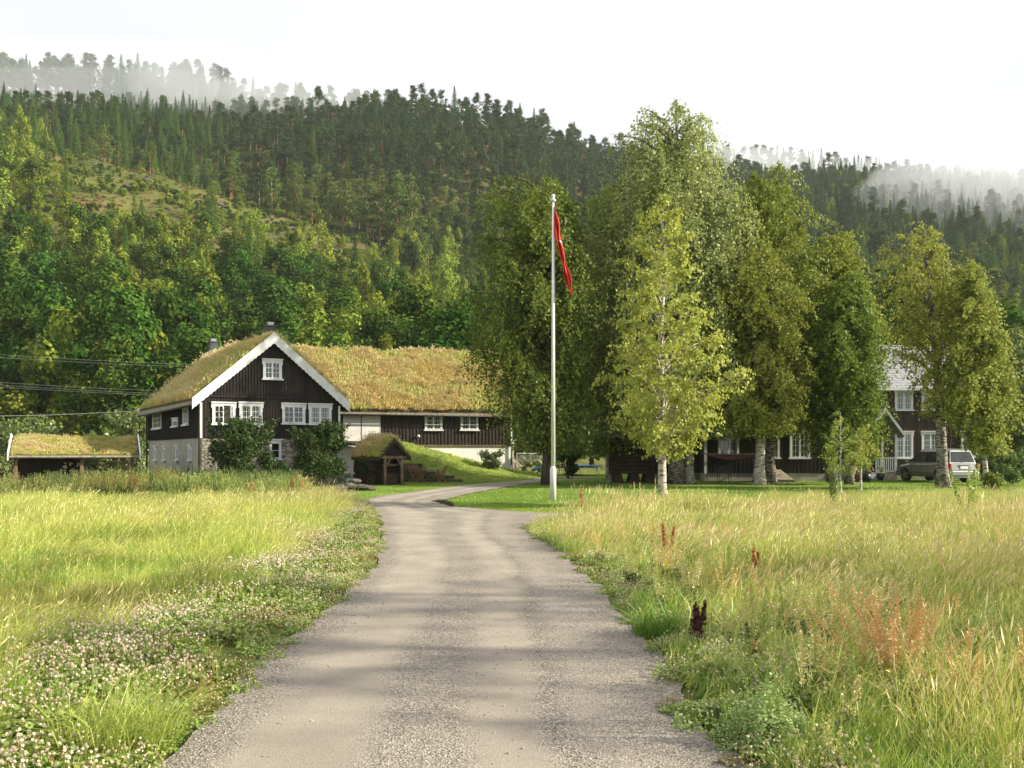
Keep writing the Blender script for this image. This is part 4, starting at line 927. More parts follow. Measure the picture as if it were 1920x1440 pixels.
# wing
def lowhouse(name,p0,p1,Y,depth,eave_py,ridge_z,wl,label,cat='house wing',pipe=None,wall=None,found=.45,foundm=None):
    O=(X_at(p0,Y),Y); r=empty(name,(O[0],O[1],0),0,label=label,cat=cat); m=wallmap(O,0); w=m(p1,800)[0]; ez=Z_at(eave_py,Y)
    MB().box(0,w,0,depth,-.4,found).build('plinth',foundm or M_plinth,r)
    b=MB().prism([(-.02,found),(depth+.02,found),(depth+.02,ez),(depth/2,ridge_z-.1),(-.02,ez)],'x',-.02,w+.02); ws=[]
    for (a0,a1,q0,q1) in wl:
        a,zt=m(a0,q0); c,zb=m(a1,q1); ws.append((a,c,zb,zt))
    battens(b,0,w,-.02,found,ez,step=.24,w=.08,d=.035,skip=[(v[0]-.04,v[1]+.04,v[2]-.02,v[3]) for v in ws]); b.build('timber_wall',wall or M_dark2,r)
    for v in ws: window(r,*v,y=-.057,curt=1,rows=4)
    MB().box(-.06,.10,-.09,-.022,found-.02,ez).build('corner_board',M_white,r)
    rr_=MB().prism([(-.45,ez-.28),(depth/2,ridge_z),(depth+.45,ez-.28),(depth+.45,ez-.16),(depth/2,ridge_z+.12),(-.45,ez-.16)],'x',-.3,w+.2).build('roof',M_slate,r)
    MB().box(-.3,w+.2,-.5,-.45,ez-.3,ez-.12).build('fascia',M_white,rr_); return r,w,ez
M_plinth=surf('pale concrete plinth',(.28,.27,.24),(.42,.40,.36),2,.9,bump=.3)
M_dark2=surf('dark boards wing',(.015,.011,.010),(.035,.025,.022),3,.7,(1,1,.15),.25,20)
wing,_,_=lowhouse('farmhouse_wing',1322,1546,57.5,6,772,6.2,[(1346,1385,813,858),(1434,1461,807,860),(1480,1518,807,860)],'dark boarded single-storey wing with three white windows behind the birches')
bwg,_,_=lowhouse('dark_outbuilding',1226,1320,59.2,5,778,5.6,[],'dark windowless outbuilding with a white corner pipe left of the farmhouse wing',cat='outbuilding')
# storehouse on stub pillars
SO=(X_at(1150,53.5),53.5); stb=empty('pillar_storehouse',(SO[0],SO[1],0),R(-3),label='black timber storehouse raised on stubby pillars in the birch shade',cat='storehouse')
sw_=X_at(1224,53.5)-SO[0]
for x in (.25,sw_/2+.1,sw_-.15):
    for y in (.2,2.6): MB().add([(x-.32,y-.3,-.05),(x+.32,y-.3,-.05),(x+.32,y+.3,-.05),(x-.32,y+.3,-.05),(x-.2,y-.2,.50),(x+.2,y-.2,.50),(x+.2,y+.2,.50),(x-.2,y+.2,.50)],[(3,2,1,0),(4,5,6,7),(0,1,5,4),(1,2,6,5),(2,3,7,6),(3,0,4,7)]).build('pillar',M_log,stb)
lgm=MB()
for k in range(10):
    z=.6+k*.2
    for y in (0,2.9): lgm.tube([(-.25,y,z),(sw_+.2,y,z)],.1,8)
    for x in (0,sw_): lgm.tube([(x,-.2,z+.1),(x,3.1,z+.1)],.1,8)
lgm.build('log_wall',M_log,stb,smooth=True)
MB().prism([(-.5,2.45),(1.45,3.5),(3.4,2.45),(3.4,2.57),(1.45,3.63),(-.5,2.57)],'x',-.4,sw_+.35).build('roof',M_slate,stb)
MB().add([(-.1,.05,2.6),(-.1,2.85,2.6),(-.1,1.45,3.45)],[(0,1,2)]).build('gable_boards',M_log,stb)
# grill, awning, cellar hatch
gr=empty('barbecue',(X_at(1358,52),52,0),R(8),label='black box barbecue on thin legs in front of the wing',cat='barbecue')
MB().box(-.38,.38,-.22,.22,.55,.78).build('fire_box',M_black,gr,bevel=.03); MB().prism([(-.22,.785),(.22,.785),(.17,.95),(-.17,.95)],'x',-.38,.38).build('lid',M_black,gr,bevel=.03)
for sx in (-.3,.3):
    for sy in (-.16,.16): MB().tube([(sx,sy,0),(sx,sy,.56)],.018,6).build('leg',M_black,gr)
M_awn=surf('faded red canvas',(.08,.014,.011),(.13,.025,.018),3,.8,(1,1,1),.2,10)
aw=empty('canvas_awning',(X_at(1322,56),56,0),0,label='sagging red canvas awning stretched from a pole in front of the wing',cat='awning')
N=14; V=[];Q=[]; wA=X_at(1412,56)-X_at(1322,56)
for i in range(N+1):
    for j in range(5):
        t=i/N; s=j/4; V.append((t*wA,1.2*s-.6,Z_at(851,56)+(-.05-.28*math.sin(math.pi*t)*(.35+.65*(1-s)))+.12*s))
for i in range(N):
    for j in range(4): a=i*5+j; Q.append((a,a+5,a+6,a+1))
np_obj('canvas',V,Q,M_awn,aw,smooth=True)
for x in (0.0,wA): MB().tube([(x,-.6,0),(x,-.6,Z_at(849,56))],.03,7).build('pole',M_plank,aw)
MB().tube([(-.3,-.62,Z_at(850,56)),(wA*.4,-.62,Z_at(852,56)),(wA,-.62,Z_at(851,56))],.035,7).build('rail',M_plank,aw)
ch=empty('cellar_hatch',(X_at(1458,55.6),55.6,0),0,label='sloping grey slatted cellar hatch against the wing wall',cat='hatch')
hm=MB()
for i in range(8): x=-.62+i*.17; hm.add([(x,-1.0,.02),(x+.14,-1.0,.02),(x+.14-.1,1.7,.62),(x-.1,1.7,.62),(x,-1.0,.07),(x+.14,-1.0,.07),(x+.14-.1,1.7,.67),(x-.1,1.7,.67)],[(0,3,2,1),(4,5,6,7),(0,1,5,4),(1,2,6,5),(2,3,7,6),(3,0,4,7)])
hm.build('hatch_slats',M_plank,ch); MB().prism([(-.98,0),(1.68,0),(1.68,.6)],'x',-.66,.60).build('hatch_sides',M_plinth,ch)
# pots by the porch
M_pot=surf('dark blue glazed pot',(.012,.025,.045),(.03,.05,.075),4,.3,bump=0)
def pot(px,Y,r,h,z,lab,seed,mat=G_herbl):
    e=empty('plant_pot',(X_at(px,Y),Y,z),0,label=lab,cat='plant pot')
    MB().lathe([(0,0),(r*.72,0),(r,h),(r*.88,h),(r*.8,h-.05),(0,h-.05)],18).build('pot',M_pot,e,smooth=True)
    p=bush_leaf('plant',seed,[mat],.5,.28,420,.06,lk=True,parent=e,clumps=6); p.location=(0,0,h-.05); return e
pot(1651,57.2,.24,.42,.05,'large dark blue pot with pale plant at the left end of the balustrade',51)
pot(1625,55.4,.22,.40,.08,'dark blue pot with yellow-green leaves left of the porch steps',52)
bk=empty('wicker_basket',(X_at(1618,56),56,0),0,label='dark wicker basket chair draped with brown cloth left of the porch',cat='basket chair')
MB().lathe([(0,.0),(.42,.0),(.46,.42),(.40,.42),(.36,.30),(0,.30)],16).build('seat',M_post,bk,smooth=True)
V=[];Q=[]
for i in range(13):
    a=math.pi*(i/12); 
    for j in range(6): z=.40+j*.14; r=.46*(1+.08*j); V.append((math.cos(a)*r,math.sin(a)*r*.8,z if z<.4+.75*math.sin(a)+.2 else .4+.75*math.sin(a)+.2))
for i in range(12):
    for j in range(5): a=i*6+j; Q.append((a,a+6,a+7,a+1))
np_obj('backrest',V,Q,M_post,bk,smooth=True)
MB().beam((.25,-.5,.2),(.5,-.3,.45),.3,.05).build('white_sack',M_white,bk)

# ================= FLAGPOLE AND PENNANT
fx,fy_=X_at(1037,34),34.0
fp=empty('flagpole',(fx,fy_,0),0,label='tall white flagpole with a thicker lower sleeve at the lawn edge',cat='flagpole')
ztop=Z_at(378,34)
MB().tube([(0,0,1.12),(0,0,ztop)],[.068,.036],16).build('pole',M_white,fp,smooth=True)
MB().lathe([(.0,-.02),(.105,-.02),(.105,1.08),(.068,1.16),(0,1.16)],20).build('pole_base',M_white,fp,smooth=True)
MB().lathe([(0,ztop),(.085,ztop),(.10,ztop+.05),(.05,ztop+.12),(.05,ztop+.14),(.075,ztop+.18),(.05,ztop+.24),(0,ztop+.26)],14).build('finial',M_white,fp,smooth=True)
MB().tube([(.075,-.02,1.3),(.05,-.02,ztop-.05)],.006,5).build('halyard',M_white,fp)
def pennant_mat():
    m,n,o=newmat('pennant cloth'); b=n.nodes.new('ShaderNodeBsdfPrincipled'); b.inputs['Roughness'].default_value=.7
    at=n.nodes.new('ShaderNodeAttribute'); at.attribute_name='band'
    r=ramp(n,at.outputs['Fac'],[(0,(.72,.06,.03)),(.4,(.72,.06,.03)),(.5,(.72,.55,.55)),(.8,(.35,.16,.25))]); r.color_ramp.interpolation='CONSTANT'
    n.links.new(r.outputs[0],b.inputs['Base Color']); t=n.nodes.new('ShaderNodeBsdfTranslucent'); n.links.new(r.outputs[0],t.inputs[0]); mx=n.nodes.new('ShaderNodeMixShader'); mx.inputs[0].default_value=.3
    n.links.new(b.outputs[0],mx.inputs[1]); n.links.new(t.outputs[0],mx.inputs[2]); n.links.new(mx.outputs[0],o.inputs[0]); return m
# hanging folded: rows from hoist down, each row a zig-zag of folds
rows=[(386,1038.5,1039.5),(400,1038.5,1043.5),(415,1038.5,1047),(432,1038.8,1050),(446,1039.5,1052.5),(453,1043,1053.5),(460,1046.5,1055),(480,1050,1059),(505,1055,1065),(525,1060,1071),(535,1063.5,1072),(553,1069.5,1073)]
V=[];Q=[];BD=[]; nf=10
rs=np.array(rows,float); yyv=np.linspace(388,553,46)
for q in yyv:
    l=X_at(np.interp(q,rs[:,0],rs[:,1]),34); r=X_at(np.interp(q,rs[:,0],rs[:,2]),34); w=r-l
    for k in range(nf+1):
        t=k/nf; V.append((l+w*t+.018*math.sin(q*.13+t*4),34+.13*math.sin(t*11+q*.035)*min(1,w/.12)+.05*math.sin(q*.11+t*3),Z_at(q,34)))
for i in range(len(yyv)-1):
    for k in range(nf):
        a=i*(nf+1)+k; Q.append((a,a+1,a+nf+2,a+nf+1)); q=yyv[i]; t=k/nf
        band=0
        if 450<q<456 and t>.5: band=.6
        if 405<q<408 and .4<t<.55: band=.6  # pale fleck, a small highlight put into the cloth colour
        if 452<q<456 and t>.5: band=.9
        BD.append(band)
pn=np_obj('pennant',V,Q,pennant_mat(),smooth=True); a=pn.data.attributes.new('band','FLOAT','FACE'); a.data.foreach_set('value',np.array(BD,np.float32))
so_=pn.modifiers.new('thick','SOLIDIFY'); so_.thickness=.01
tag(pn,'long red pennant hanging slack from the top of the white flagpole','pennant')

# ================= PLAYGROUND BITS
M_blue=surf('blue plastic',(.03,.16,.42),(.05,.22,.52),3,.35,bump=0)
sl2=empty('playground_slide',(X_at(1012,66),66,h1(1.8,66)),R(0),label='bright blue plastic slide behind the dark birch trunk',cat='slide')
V=[];Q=[]
for i in range(9):
    t=i/8; x=-.55+1.9*t; z=.12+.95*t**1.25+.06*(1-t)**2
    for (dy,dz) in ((-.3,.16),(-.28,.0),(.28,.0),(.3,.16)): V.append((x,dy,z+dz))
for i in range(8):
    for j in range(3): a=i*4+j; Q.append((a,a+4,a+5,a+1))
o_=np_obj('chute',V,Q,M_blue,sl2); m_=o_.modifiers.new('thick','SOLIDIFY'); m_.thickness=.03
for y in (-.3,.3): MB().tube([(1.3,y,0),(1.35,y,1.25)],.03,7).build('support',M_plank,sl2)
sg=empty('swing_frame',(X_at(965,68),68,h1(.2,68)),0,label='weathered timber swing frame with sloping legs beside the barn corner',cat='swing')
xr_=X_at(1012,68)-X_at(965,68); zt_=Z_at(862,68)-h1(.2,68)
MB().beam((-.1,0,zt_),(xr_,0,zt_-.05),.09).build('top_beam',M_plank,sg)
for (x,dx) in ((0,.7),(xr_*.95,.55)):
    for sy in (-1,1): MB().beam((x,0,zt_),(x+dx*(1 if sy<0 else .2),sy*.7,0),.08).build('leg',M_plank,sg)
for x in (.55,.95): MB().tube([(x,0,zt_),(x,0,.45)],.015,5).build('swing_rope',M_plank,sg)
MB().box(.5,1.0,-.12,.12,.42,.46).build('swing_seat',M_plank,sg)
gl=empty('goal_net',(X_at(995,72),72,h1(1.3,72)),0,label='small football goal with white net at the edge of the field',cat='goal')
M_net=surf('pale net cord',(.5,.5,.48),(.65,.65,.6),5,.8)
MB().tube([(-1.0,0,0),(-1.0,0,1.1),(.9,0,1.1),(.9,0,0)],.035,7).build('goal_frame',M_net,gl)
nm=MB()
for i in range(20): x=-1+1.9*i/19; nm.tube([(x,0,1.08),(x,.8,.02)],.006,3,cap=False)
for i in range(10): nm.tube([(-1,.8*i/10,1.08-1.06*i/10),(.9,.8*i/10,1.08-1.06*i/10)],.006,3,cap=False)
nm.build('net',M_net,gl)
tp_=empty('trampoline',(X_at(1092,70),70,h1(5,70)),0,label='round trampoline with a blue edge pad on the far lawn',cat='trampoline')
MB().lathe([(1.05,.62),(1.35,.62),(1.38,.66),(1.35,.70),(1.05,.70),(1.02,.66)],28).build('edge_pad',M_blue,tp_,smooth=True)
MB().lathe([(0,.665),(1.03,.665)],28).build('mat',M_black,tp_)
for k in range(6):
    a=k*math.pi/3+.3; MB().tube([(1.25*math.cos(a),1.25*math.sin(a),0),(1.25*math.cos(a),1.25*math.sin(a),.63)],.03,6).build('leg',M_metal,tp_)
lp=empty('leaning_planks',(X_at(964,60.8),60.8,0),0,label='two weathered planks leaning at the white barn corner',cat='planks')
MB().beam((0,0,.35),(-.12,.8,2.0),.10,.04).beam((.28,-.1,.2),(-.05,.8,1.35),.10,.04).build('planks',M_plank,lp)

# ================= OVERHEAD CABLES
M_cable=surf('pale cable',(.55,.56,.56),(.7,.7,.7),3,.5,bump=0)
M_cable2=surf('thin wire',(.22,.24,.22),(.3,.32,.3),3,.5,bump=0)
def cable(name,A,B,sag,r,m,lab):
    P=[]
    for i in range(15): t=i/14; P.append((A[0]+(B[0]-A[0])*t,A[1]+(B[1]-A[1])*t,A[2]+(B[2]-A[2])*t-sag*4*t*(1-t)))
    o=MB().tube(P,r,5).build(name,m,smooth=True); tag(o,lab,'cable'); return o
cable('overhead_cable',(X_at(272,59.7),59.7,Z_at(769,59.7)),(X_at(-500,62),62,Z_at(757,62)),.55,.014,M_cable,'thick pale cable running from the back corner of the turf-roofed house')['group']='overhead cables'
for i,(y0,y1,lab) in enumerate(((676,652,'upper wire of the top pair crossing the left wood'),(680,658,'lower wire of the top pair crossing the left wood'),(727,705,'upper wire of the lower group crossing the left wood'),(732,710,'middle wire of the lower group crossing the left wood'),(735,714,'lowest thin wire of the lower group crossing the left wood'))):
    cable('overhead_cable',(X_at(560,88),88,Z_at(y0+12,88)),(X_at(-300,78),78,Z_at(y1-12,78)),.4,.009,M_cable2,lab)['group']='overhead cables'
# ================= CAR
def make_car():
    t=R(74); car=empty('parked_car',(0,0,0),0,label='silver estate off-roader parked nose-away between the birch trunks',cat='car')
    Mp=surf('silver car paint',(.26,.27,.26),(.30,.315,.305),3,.28,bump=0,metal=.45,spec=.5,coat=.6)
    Mg=surf('tinted car glass',(.012,.014,.014),(.03,.035,.035),2,.06,bump=0,spec=.8); Mtr=surf('grey sill plastic',(.10,.10,.10),(.14,.14,.14),6,.6,bump=0)
    Mred=surf('red lamp glass',(.35,.02,.015),(.5,.04,.03),8,.15,bump=0); Mrim=surf('alloy rim',(.4,.41,.42),(.55,.56,.57),6,.3,bump=0,metal=.7); Mpl=surf('number plate',(.7,.7,.68),(.75,.75,.73),6,.5,bump=0)
    X=[-2.30,-2.24,-2.0,-1.5,-.9,-.2,.5,1.0,1.35,1.8,2.1,2.25,2.31]
    SH=[.70,1.06,1.10,1.10,1.09,1.07,1.05,1.04,1.02,.96,.88,.76,.62]
    WD=[.80,.88,.91,.92,.92,.92,.92,.92,.91,.89,.84,.76,.66]
    b=MB(); ring=[]
    for x,s,w in zip(X,SH,WD):
        zb=.32 if abs(x)<2.0 else .40
        sec=[(0,zb),(w*.88,zb),(w*.97,zb+.10),(w,.62 if s>.7 else (zb+s)/2),(w*.985,s-.10),(w*.93,s-.01),(w*.6,s+.03),(0,s+.04)]
        sec=sec+[(-y,z) for y,z in sec[-2:0:-1]]; ring.append([(x,y,z) for y,z in sec])
    n=len(ring[0]); vs=[p for r in ring for p in r]; fs=[]
    for i in range(len(ring)-1):
        for k in range(n): fs.append((i*n+k,i*n+(k+1)%n,(i+1)*n+(k+1)%n,(i+1)*n+k))
    fs.append(tuple(range(n))); fs.append(tuple((len(ring)-1)*n+k for k in range(n))[::-1]); b.add(vs,fs)
    body=b.build('body',Mp,None,recalc=True,smooth=False)
    cut=MB()
    for x in (-1.42,1.40):
        for sy in (-1,1): cut.tube([(x,sy*.62,.38),(x,sy*1.05,.38)],.44,24)
    cu=cut.build('cutter',Mtr,None,recalc=True); mo=body.modifiers.new('b','BOOLEAN'); mo.operation='DIFFERENCE'; mo.object=cu; mo.solver='EXACT'
    sb=body.modifiers.new('bev','BEVEL'); sb.width=.02; sb.segments=2; sb.angle_limit=R(35)
    dg=bpy.context.evaluated_depsgraph_get(); me=bpy.data.meshes.new_from_object(body.evaluated_get(dg)); body.modifiers.clear(); body.data=me
    bpy.data.objects.remove(cu); body.parent=car
    # cabin
    def cab(pts_b,pts_t): pass
    zb,zt=1.06,1.74
    B=[(-2.20,.86),(-1.2,.88),(-.2,.88),(1.22,.84)]; T=[(-1.98,.66),(-1.2,.72),(-.2,.72),(.42,.66)]
    c=MB(); vs=[]
    for (x,y) in B: vs+=[(x,y,zb),(x,-y,zb)]
    for (x,y) in T: vs+=[(x,y,zt),(x,-y,zt)]
    for (x,y) in T: vs+=[(x*.96,y*.7,zt+.07),(x*.96,-y*.7,zt+.07)]
    fs=[]
    for i in range(3):
        a=2*i; fs+=[(a,a+2,a+10,a+8),(a+3,a+1,a+9,a+11),(a+8,a+10,a+18,a+16),(a+11,a+9,a+17,a+19),(a+16,a+18,a+19,a+17)]
    fs+=[(1,0,8,9),(9,8,16,17),(6,7,15,14),(14,15,23,22)]
    c.add(vs,fs); c.build('cabin',Mp,car,recalc=True,bevel=.03,smooth=False)
    def lerp3(a,b,t): return Vector(a)*(1-t)+Vector(b)*t
    def panel(b0,b1,t0,t1,lo=.10,hi=.90,inx=.04,off=.018):
        b0,b1,t0,t1=map(Vector,(b0,b1,t0,t1)); N=(b1-b0).cross(t0-b0).normalized(); out=Vector(((b0+b1)/2)[:])-Vector((0,0,1.2)); out.z=0
        if N.dot(out)<0:N=-N
        q=[]
        for (l,h_) in ((inx,lo),(1-inx,lo),(1-inx,hi),(inx,hi)):
            q.append(lerp3(lerp3(b0,b1,l),lerp3(t0,t1,l),h_)+N*off)
        return q,N
    def glass(name,*a,**k):
        q,N=panel(*a,**k); m=MB(); m.add(list(q)+[p-N*.02 for p in q],[(0,1,2,3),(0,4,5,1),(1,5,6,2),(2,6,7,3),(3,7,4,0)]); m.build(name,Mg,car,recalc=True)
    for s in (1,-1):
        for i in range(3):
            glass('side_window',(B[i][0],s*B[i][1],zb),(B[i+1][0],s*B[i+1][1],zb),(T[i][0],s*T[i][1],zt),(T[i+1][0],s*T[i+1][1],zt))
    glass('rear_window',(B[0][0],B[0][1],zb),(B[0][0],-B[0][1],zb),(T[0][0],T[0][1],zt),(T[0][0],-T[0][1],zt),lo=.10,hi=.92,inx=.05)
    glass('windscreen',(B[3][0],B[3][1],zb),(B[3][0],-B[3][1],zb),(T[3][0],T[3][1],zt),(T[3][0],-T[3][1],zt),lo=.06,hi=.94)
    for x in (-1.42,1.40):
        for sy in (-1,1):
            w=MB().tube([(x,sy*.70,.37),(x,sy*.90,.37)],.37,28).build('wheel',M_rubber,car,smooth=False,bevel=.03)
            r=MB().tube([(x,sy*.88,.37),(x,sy*.905,.37)],.25,24)
            for k in range(5):
                a=k*2*math.pi/5; r.beam((x,sy*.91,.37),(x+.24*math.cos(a),sy*.91,.37+.24*math.sin(a)),.07,.02,m=1,up=(0,1,0))
            r.lathe([(0,0)],3)
            r.tube([(x,sy*.902,.37),(x,sy*.915,.37)],.07,12,m=1); r.tube([(x,sy*.895,.37),(x,sy*.912,.37)],.255,24,m=1,cap=False)
            r.build('rim',[M_black,Mrim],w)
    for sy in (-1,1):
        MB().box(-2.325,-2.16,sy*.93-.11 if sy>0 else sy*.93,sy*.93 if sy>0 else sy*.93+.11,.80,1.04).build('tail_light',Mred,car,bevel=.01)
        MB().box(-2.33,-2.24,sy*.80-.14,sy*.80+.0 if sy>0 else sy*.80+.14,.82,1.02).build('tail_light',Mred,car,bevel=.01) if False else None
        MB().box(2.10,2.30,sy*.68-.14,sy*.68+.14,.66,.80).build('headlight',M_glass,car)
        MB().tube([(-1.9,sy*.62,1.76),(-1.8,sy*.62,1.84),(.1,sy*.62,1.85),(.25,sy*.62,1.77)],.02,6).build('roof_rail',M_metal,car)
        MB().box(.95,1.12,sy*.93 if sy>0 else sy*.93-.2,sy*.93+.2 if sy>0 else sy*.93,1.06,1.22).build('wing_mirror',Mp,car,bevel=.03)
        for x in (-.55,.45): MB().box(x-.09,x+.09,min(sy*.915,sy*.945),max(sy*.915,sy*.945),.93,.965).build('door_handle',Mtr,car)
        MB().box(-.95,.95,min(sy*.905,sy*.935),max(sy*.905,sy*.935),.50,.58).build('side_moulding',Mtr,car)
        for x in (-1.06,-.08,.92): MB().box(x-.006,x+.006,min(sy*.90,sy*.9235),max(sy*.90,sy*.9235),.42,1.0).build('door_gap',M_black,car)
    MB().box(-2.40,-2.1,-.86,.86,.40,.66).build('rear_bumper',Mp,car,bevel=.04); MB().box(-2.36,-2.1,-.80,.80,.28,.40).build('bumper_skirt',Mtr,car,bevel=.02)
    MB().box(2.1,2.38,-.80,.80,.36,.62).build('front_bumper',Mp,car,bevel=.04)
    MB().box(-2.335,-2.30,-.27,.27,.78,.90).build('number_plate',Mpl,car); MB().box(-2.33,-2.26,-.34,.34,.93,.98).build('tailgate_handle',Mtr,car)
    MB().beam((-2.20,.1,1.14),(-2.10,-.35,1.24),.02).build('rear_wiper',M_black,car)
    car.rotation_euler.z=math.atan2(math.sin(t),-math.cos(t))
    h=Vector((-math.cos(t),math.sin(t),0)); L=Vector((-math.sin(t),-math.cos(t),0))
    car.location=Vector((X_at(1781,53),53,0))+h*2.3-L*.92; return car
make_car()

# ================= NEAR TREES (silhouette rows: py, left px, right px)
def T(name,bpx,Y,tab,seed,mats,bark,label,**k):
    x=X_at(bpx,Y); return tree(name,x,Y,prof_from_px(tab,Y,bpx),seed,mats,bark,label=label,**k)
T('birch_tree',1245,30,[(842,1190,1300),(800,1148,1350),(750,1130,1385),(690,1128,1390),(620,1150,1370),(560,1168,1325),(500,1165,1310),(440,1185,1300),(400,1195,1298),(362,1222,1262)],21,L_hero,M_bark,
  'bright yellow-green birch with slim white trunk standing in front of all other trees',nb=76,tw=12,lv=26,ls=.095,weep=.15,rise=.6,tr=.125,tl=.075,inner=.35)
T('weeping_birch',1030,50.5,[(830,1012,1075),(790,990,1085),(755,935,1090),(718,885,1092),(690,872,1095),(600,868,1098),(500,875,1100),(430,880,1095),(380,890,1075),(350,905,1040),(332,930,990)],22,L_dark,M_barkd,
  'large dark weeping birch with a nearly black trunk directly behind the flagpole',nb=150,tw=22,lv=34,ls=.13,weep=.75,rise=.5,tr=.30,tl=.10,inner=.2)
T('weeping_birch',1268,51.5,[(800,1130,1420),(700,1090,1440),(600,1085,1440),(500,1085,1425),(420,1085,1408),(340,1095,1395),(290,1125,1365),(240,1170,1345),(205,1190,1325),(186,1205,1235)],23,L_pale,M_bark2,
  'tallest weeping birch with pale hanging foliage behind the young bright birch',nb=190,tw=24,lv=34,ls=.13,weep=.95,rise=.5,tr=.32,tl=.10,inner=.2,ratio=.8)
T('birch_tree',1143,54,[(840,1110,1185),(740,1075,1200),(640,1060,1190),(520,1065,1180),(430,1075,1170),(370,1085,1140),(340,1090,1110)],24,L_mid,M_bark,
  'slender birch with a short white trunk left of the black storehouse',nb=80,tw=15,lv=20,ls=.16,weep=.6,rise=.5,tr=.15,tl=.1)
T('birch_tree',1443,53.5,[(785,1390,1560),(700,1385,1590),(600,1380,1625),(520,1378,1610),(440,1380,1570),(380,1385,1530),(340,1395,1505),(312,1425,1480)],25,L_gold,M_bark2,
  'golden-green birch with rounded top right of the tallest birch',nb=150,tw=20,lv=32,ls=.13,weep=.35,rise=.7,tr=.26,tl=.09,inner=.15,tlean=(-.6,0))
T('birch_tree',1423,50,[(800,1345,1495),(770,1315,1515),(700,1300,1510),(620,1300,1505),(540,1312,1490),(480,1325,1465),(450,1350,1430)],26,L_gold,M_bark,
  'broad dark golden birch with a thick white trunk just left of the cellar hatch',nb=150,tw=20,lv=32,ls=.12,weep=.5,rise=.5,tr=.25,tl=.10,inner=.15)
T('birch_tree',1592,51,[(850,1545,1630),(800,1515,1642),(740,1500,1648),(680,1500,1656),(620,1515,1660),(570,1530,1640),(530,1550,1625),(508,1575,1605)],27,L_mid,M_bark2,
  'dense green birch with low foliage left of the farmhouse porch',nb=140,tw=20,lv=30,ls=.12,weep=.5,rise=.5,tr=.18,tl=.11,inner=.15)
T('birch_tree',1560,54.5,[(800,1500,1640),(700,1490,1650),(600,1495,1640),(520,1510,1625),(460,1530,1600),(430,1545,1575)],28,L_gold,M_bark2,
  'birch filling the gap between the golden-green birch and the dense green birch',nb=90,tw=16,lv=22,ls=.17,weep=.4,rise=.6,tr=.2,tl=.1)
T('birch_tree',1768,46,[(775,1745,1800),(735,1735,1805),(705,1720,1805),(640,1672,1802),(580,1655,1800),(520,1662,1795),(470,1680,1785),(440,1690,1765),(420,1702,1745)],29,L_yel,M_bark2,
  'open-crowned birch whose thick curved trunk stands in front of the parked car',nb=72,tw=14,lv=19,ls=.12,weep=.3,rise=.75,tr=.24,tl=.10,inner=.3,tlean=(-1.0,0))
T('birch_tree',1850,44,[(835,1838,1892),(800,1800,1905),(740,1772,1915),(680,1772,1912),(620,1778,1900),(560,1790,1880),(520,1800,1860),(488,1812,1838)],30,L_yel,M_bark,
  'slim yellow-green birch with a thin white trunk right of the car',nb=105,tw=18,lv=22,ls=.12,weep=.4,rise=.5,tr=.11,tl=.10,inner=.15,tlean=(-.8,0))
T('birch_tree',1905,58,[(850,1870,1960),(780,1860,1990),(700,1865,1990),(640,1880,1960),(610,1895,1930)],32,L_back,M_bark2,
  'rounded green tree cut by the right edge of the photo',nb=60,tw=14,lv=20,ls=.16,weep=.4,rise=.5,tr=.15,tl=.13)
T('birch_sapling',1576,40,[(885,1545,1610),(850,1540,1618),(820,1545,1612),(795,1560,1600),(768,1568,1584)],33,L_yel,M_bark,
  'small young birch at the meadow edge in front of the dense green birch',nb=26,tw=7,lv=11,ls=.08,weep=.1,rise=.6,tr=.045,tl=.13)
T('birch_sapling',1613,42,[(868,1590,1640),(845,1585,1645),(820,1595,1640),(800,1605,1625)],34,L_yel,M_bark,
  'thin young birch with a white stem left of the porch pots',nb=22,tw=9,lv=14,ls=.09,weep=.1,rise=.5,tr=.05,tl=.16)
T('birch_tree',1290,52,[(805,1262,1345),(770,1250,1370),(700,1255,1370),(640,1270,1350),(610,1290,1320)],35,L_dark,M_bark,
  'speckled white birch trunk with dark leaves right of the young bright birch',nb=60,tw=14,lv=18,ls=.14,weep=.5,rise=.5,tr=.27,tl=.13)
T('willow_tree',985,76,[(860,955,1020),(800,935,1060),(720,930,1080),(660,940,1070),(620,960,1040)],36,L_willow,M_barkd,
  'light green willow beyond the right corner of the barn',nb=70,tw=16,lv=20,ls=.2,weep=.6,rise=.5,tr=.15,tl=.13)
T('willow_tree',1110,78,[(850,1070,1150),(790,1050,1180),(720,1050,1190),(660,1070,1170),(630,1090,1140)],37,L_willow,M_barkd,
  'yellowish willow behind the trampoline',nb=60,tw=16,lv=20,ls=.2,weep=.5,rise=.5,tr=.15,tl=.13)
# off to the right of the frame: they throw the band of shade over the road
for i,(x,y,H,r) in enumerate(((15.5,6.2,11.5,2.6),(18.5,9.0,12.0,2.4))):
    tree('birch_tree',x,y,np.array([[2.2,r*.5,r*.5],[4,r*.9,r*.9],[H*.55,r,r],[H*.8,r*.7,r*.7],[H,.2,.2]]),60+i,L_mid,M_bark,nb=34,tw=11,lv=15,ls=.14,weep=.4,tr=.16,label=('birch beyond the right edge of the meadow nearest the viewer','second birch beyond the right edge of the meadow')[i],z0=0)
def bush(name,px,Y,H,Rr,n,ls,mat,seed,label,squash=1,**k):
    x=X_at(px,Y); z=h1(x,Y); e=empty(name,(x,Y,z),0,label=label,cat='bush')
    bush_leaf('foliage',seed,[mat],H,Rr,n,ls,lk=True,parent=e,squash=squash,**k)
    m=MB(); rg=random.Random(seed)
    for i in range(5): a=rg.random()*6.28; m.tube([(0.1*math.cos(a),.1*math.sin(a),-.3),(Rr*.5*math.cos(a),Rr*.5*math.sin(a),H*.7)],[.04,.012],5)
    m.build('stems',M_barkd,e); return e
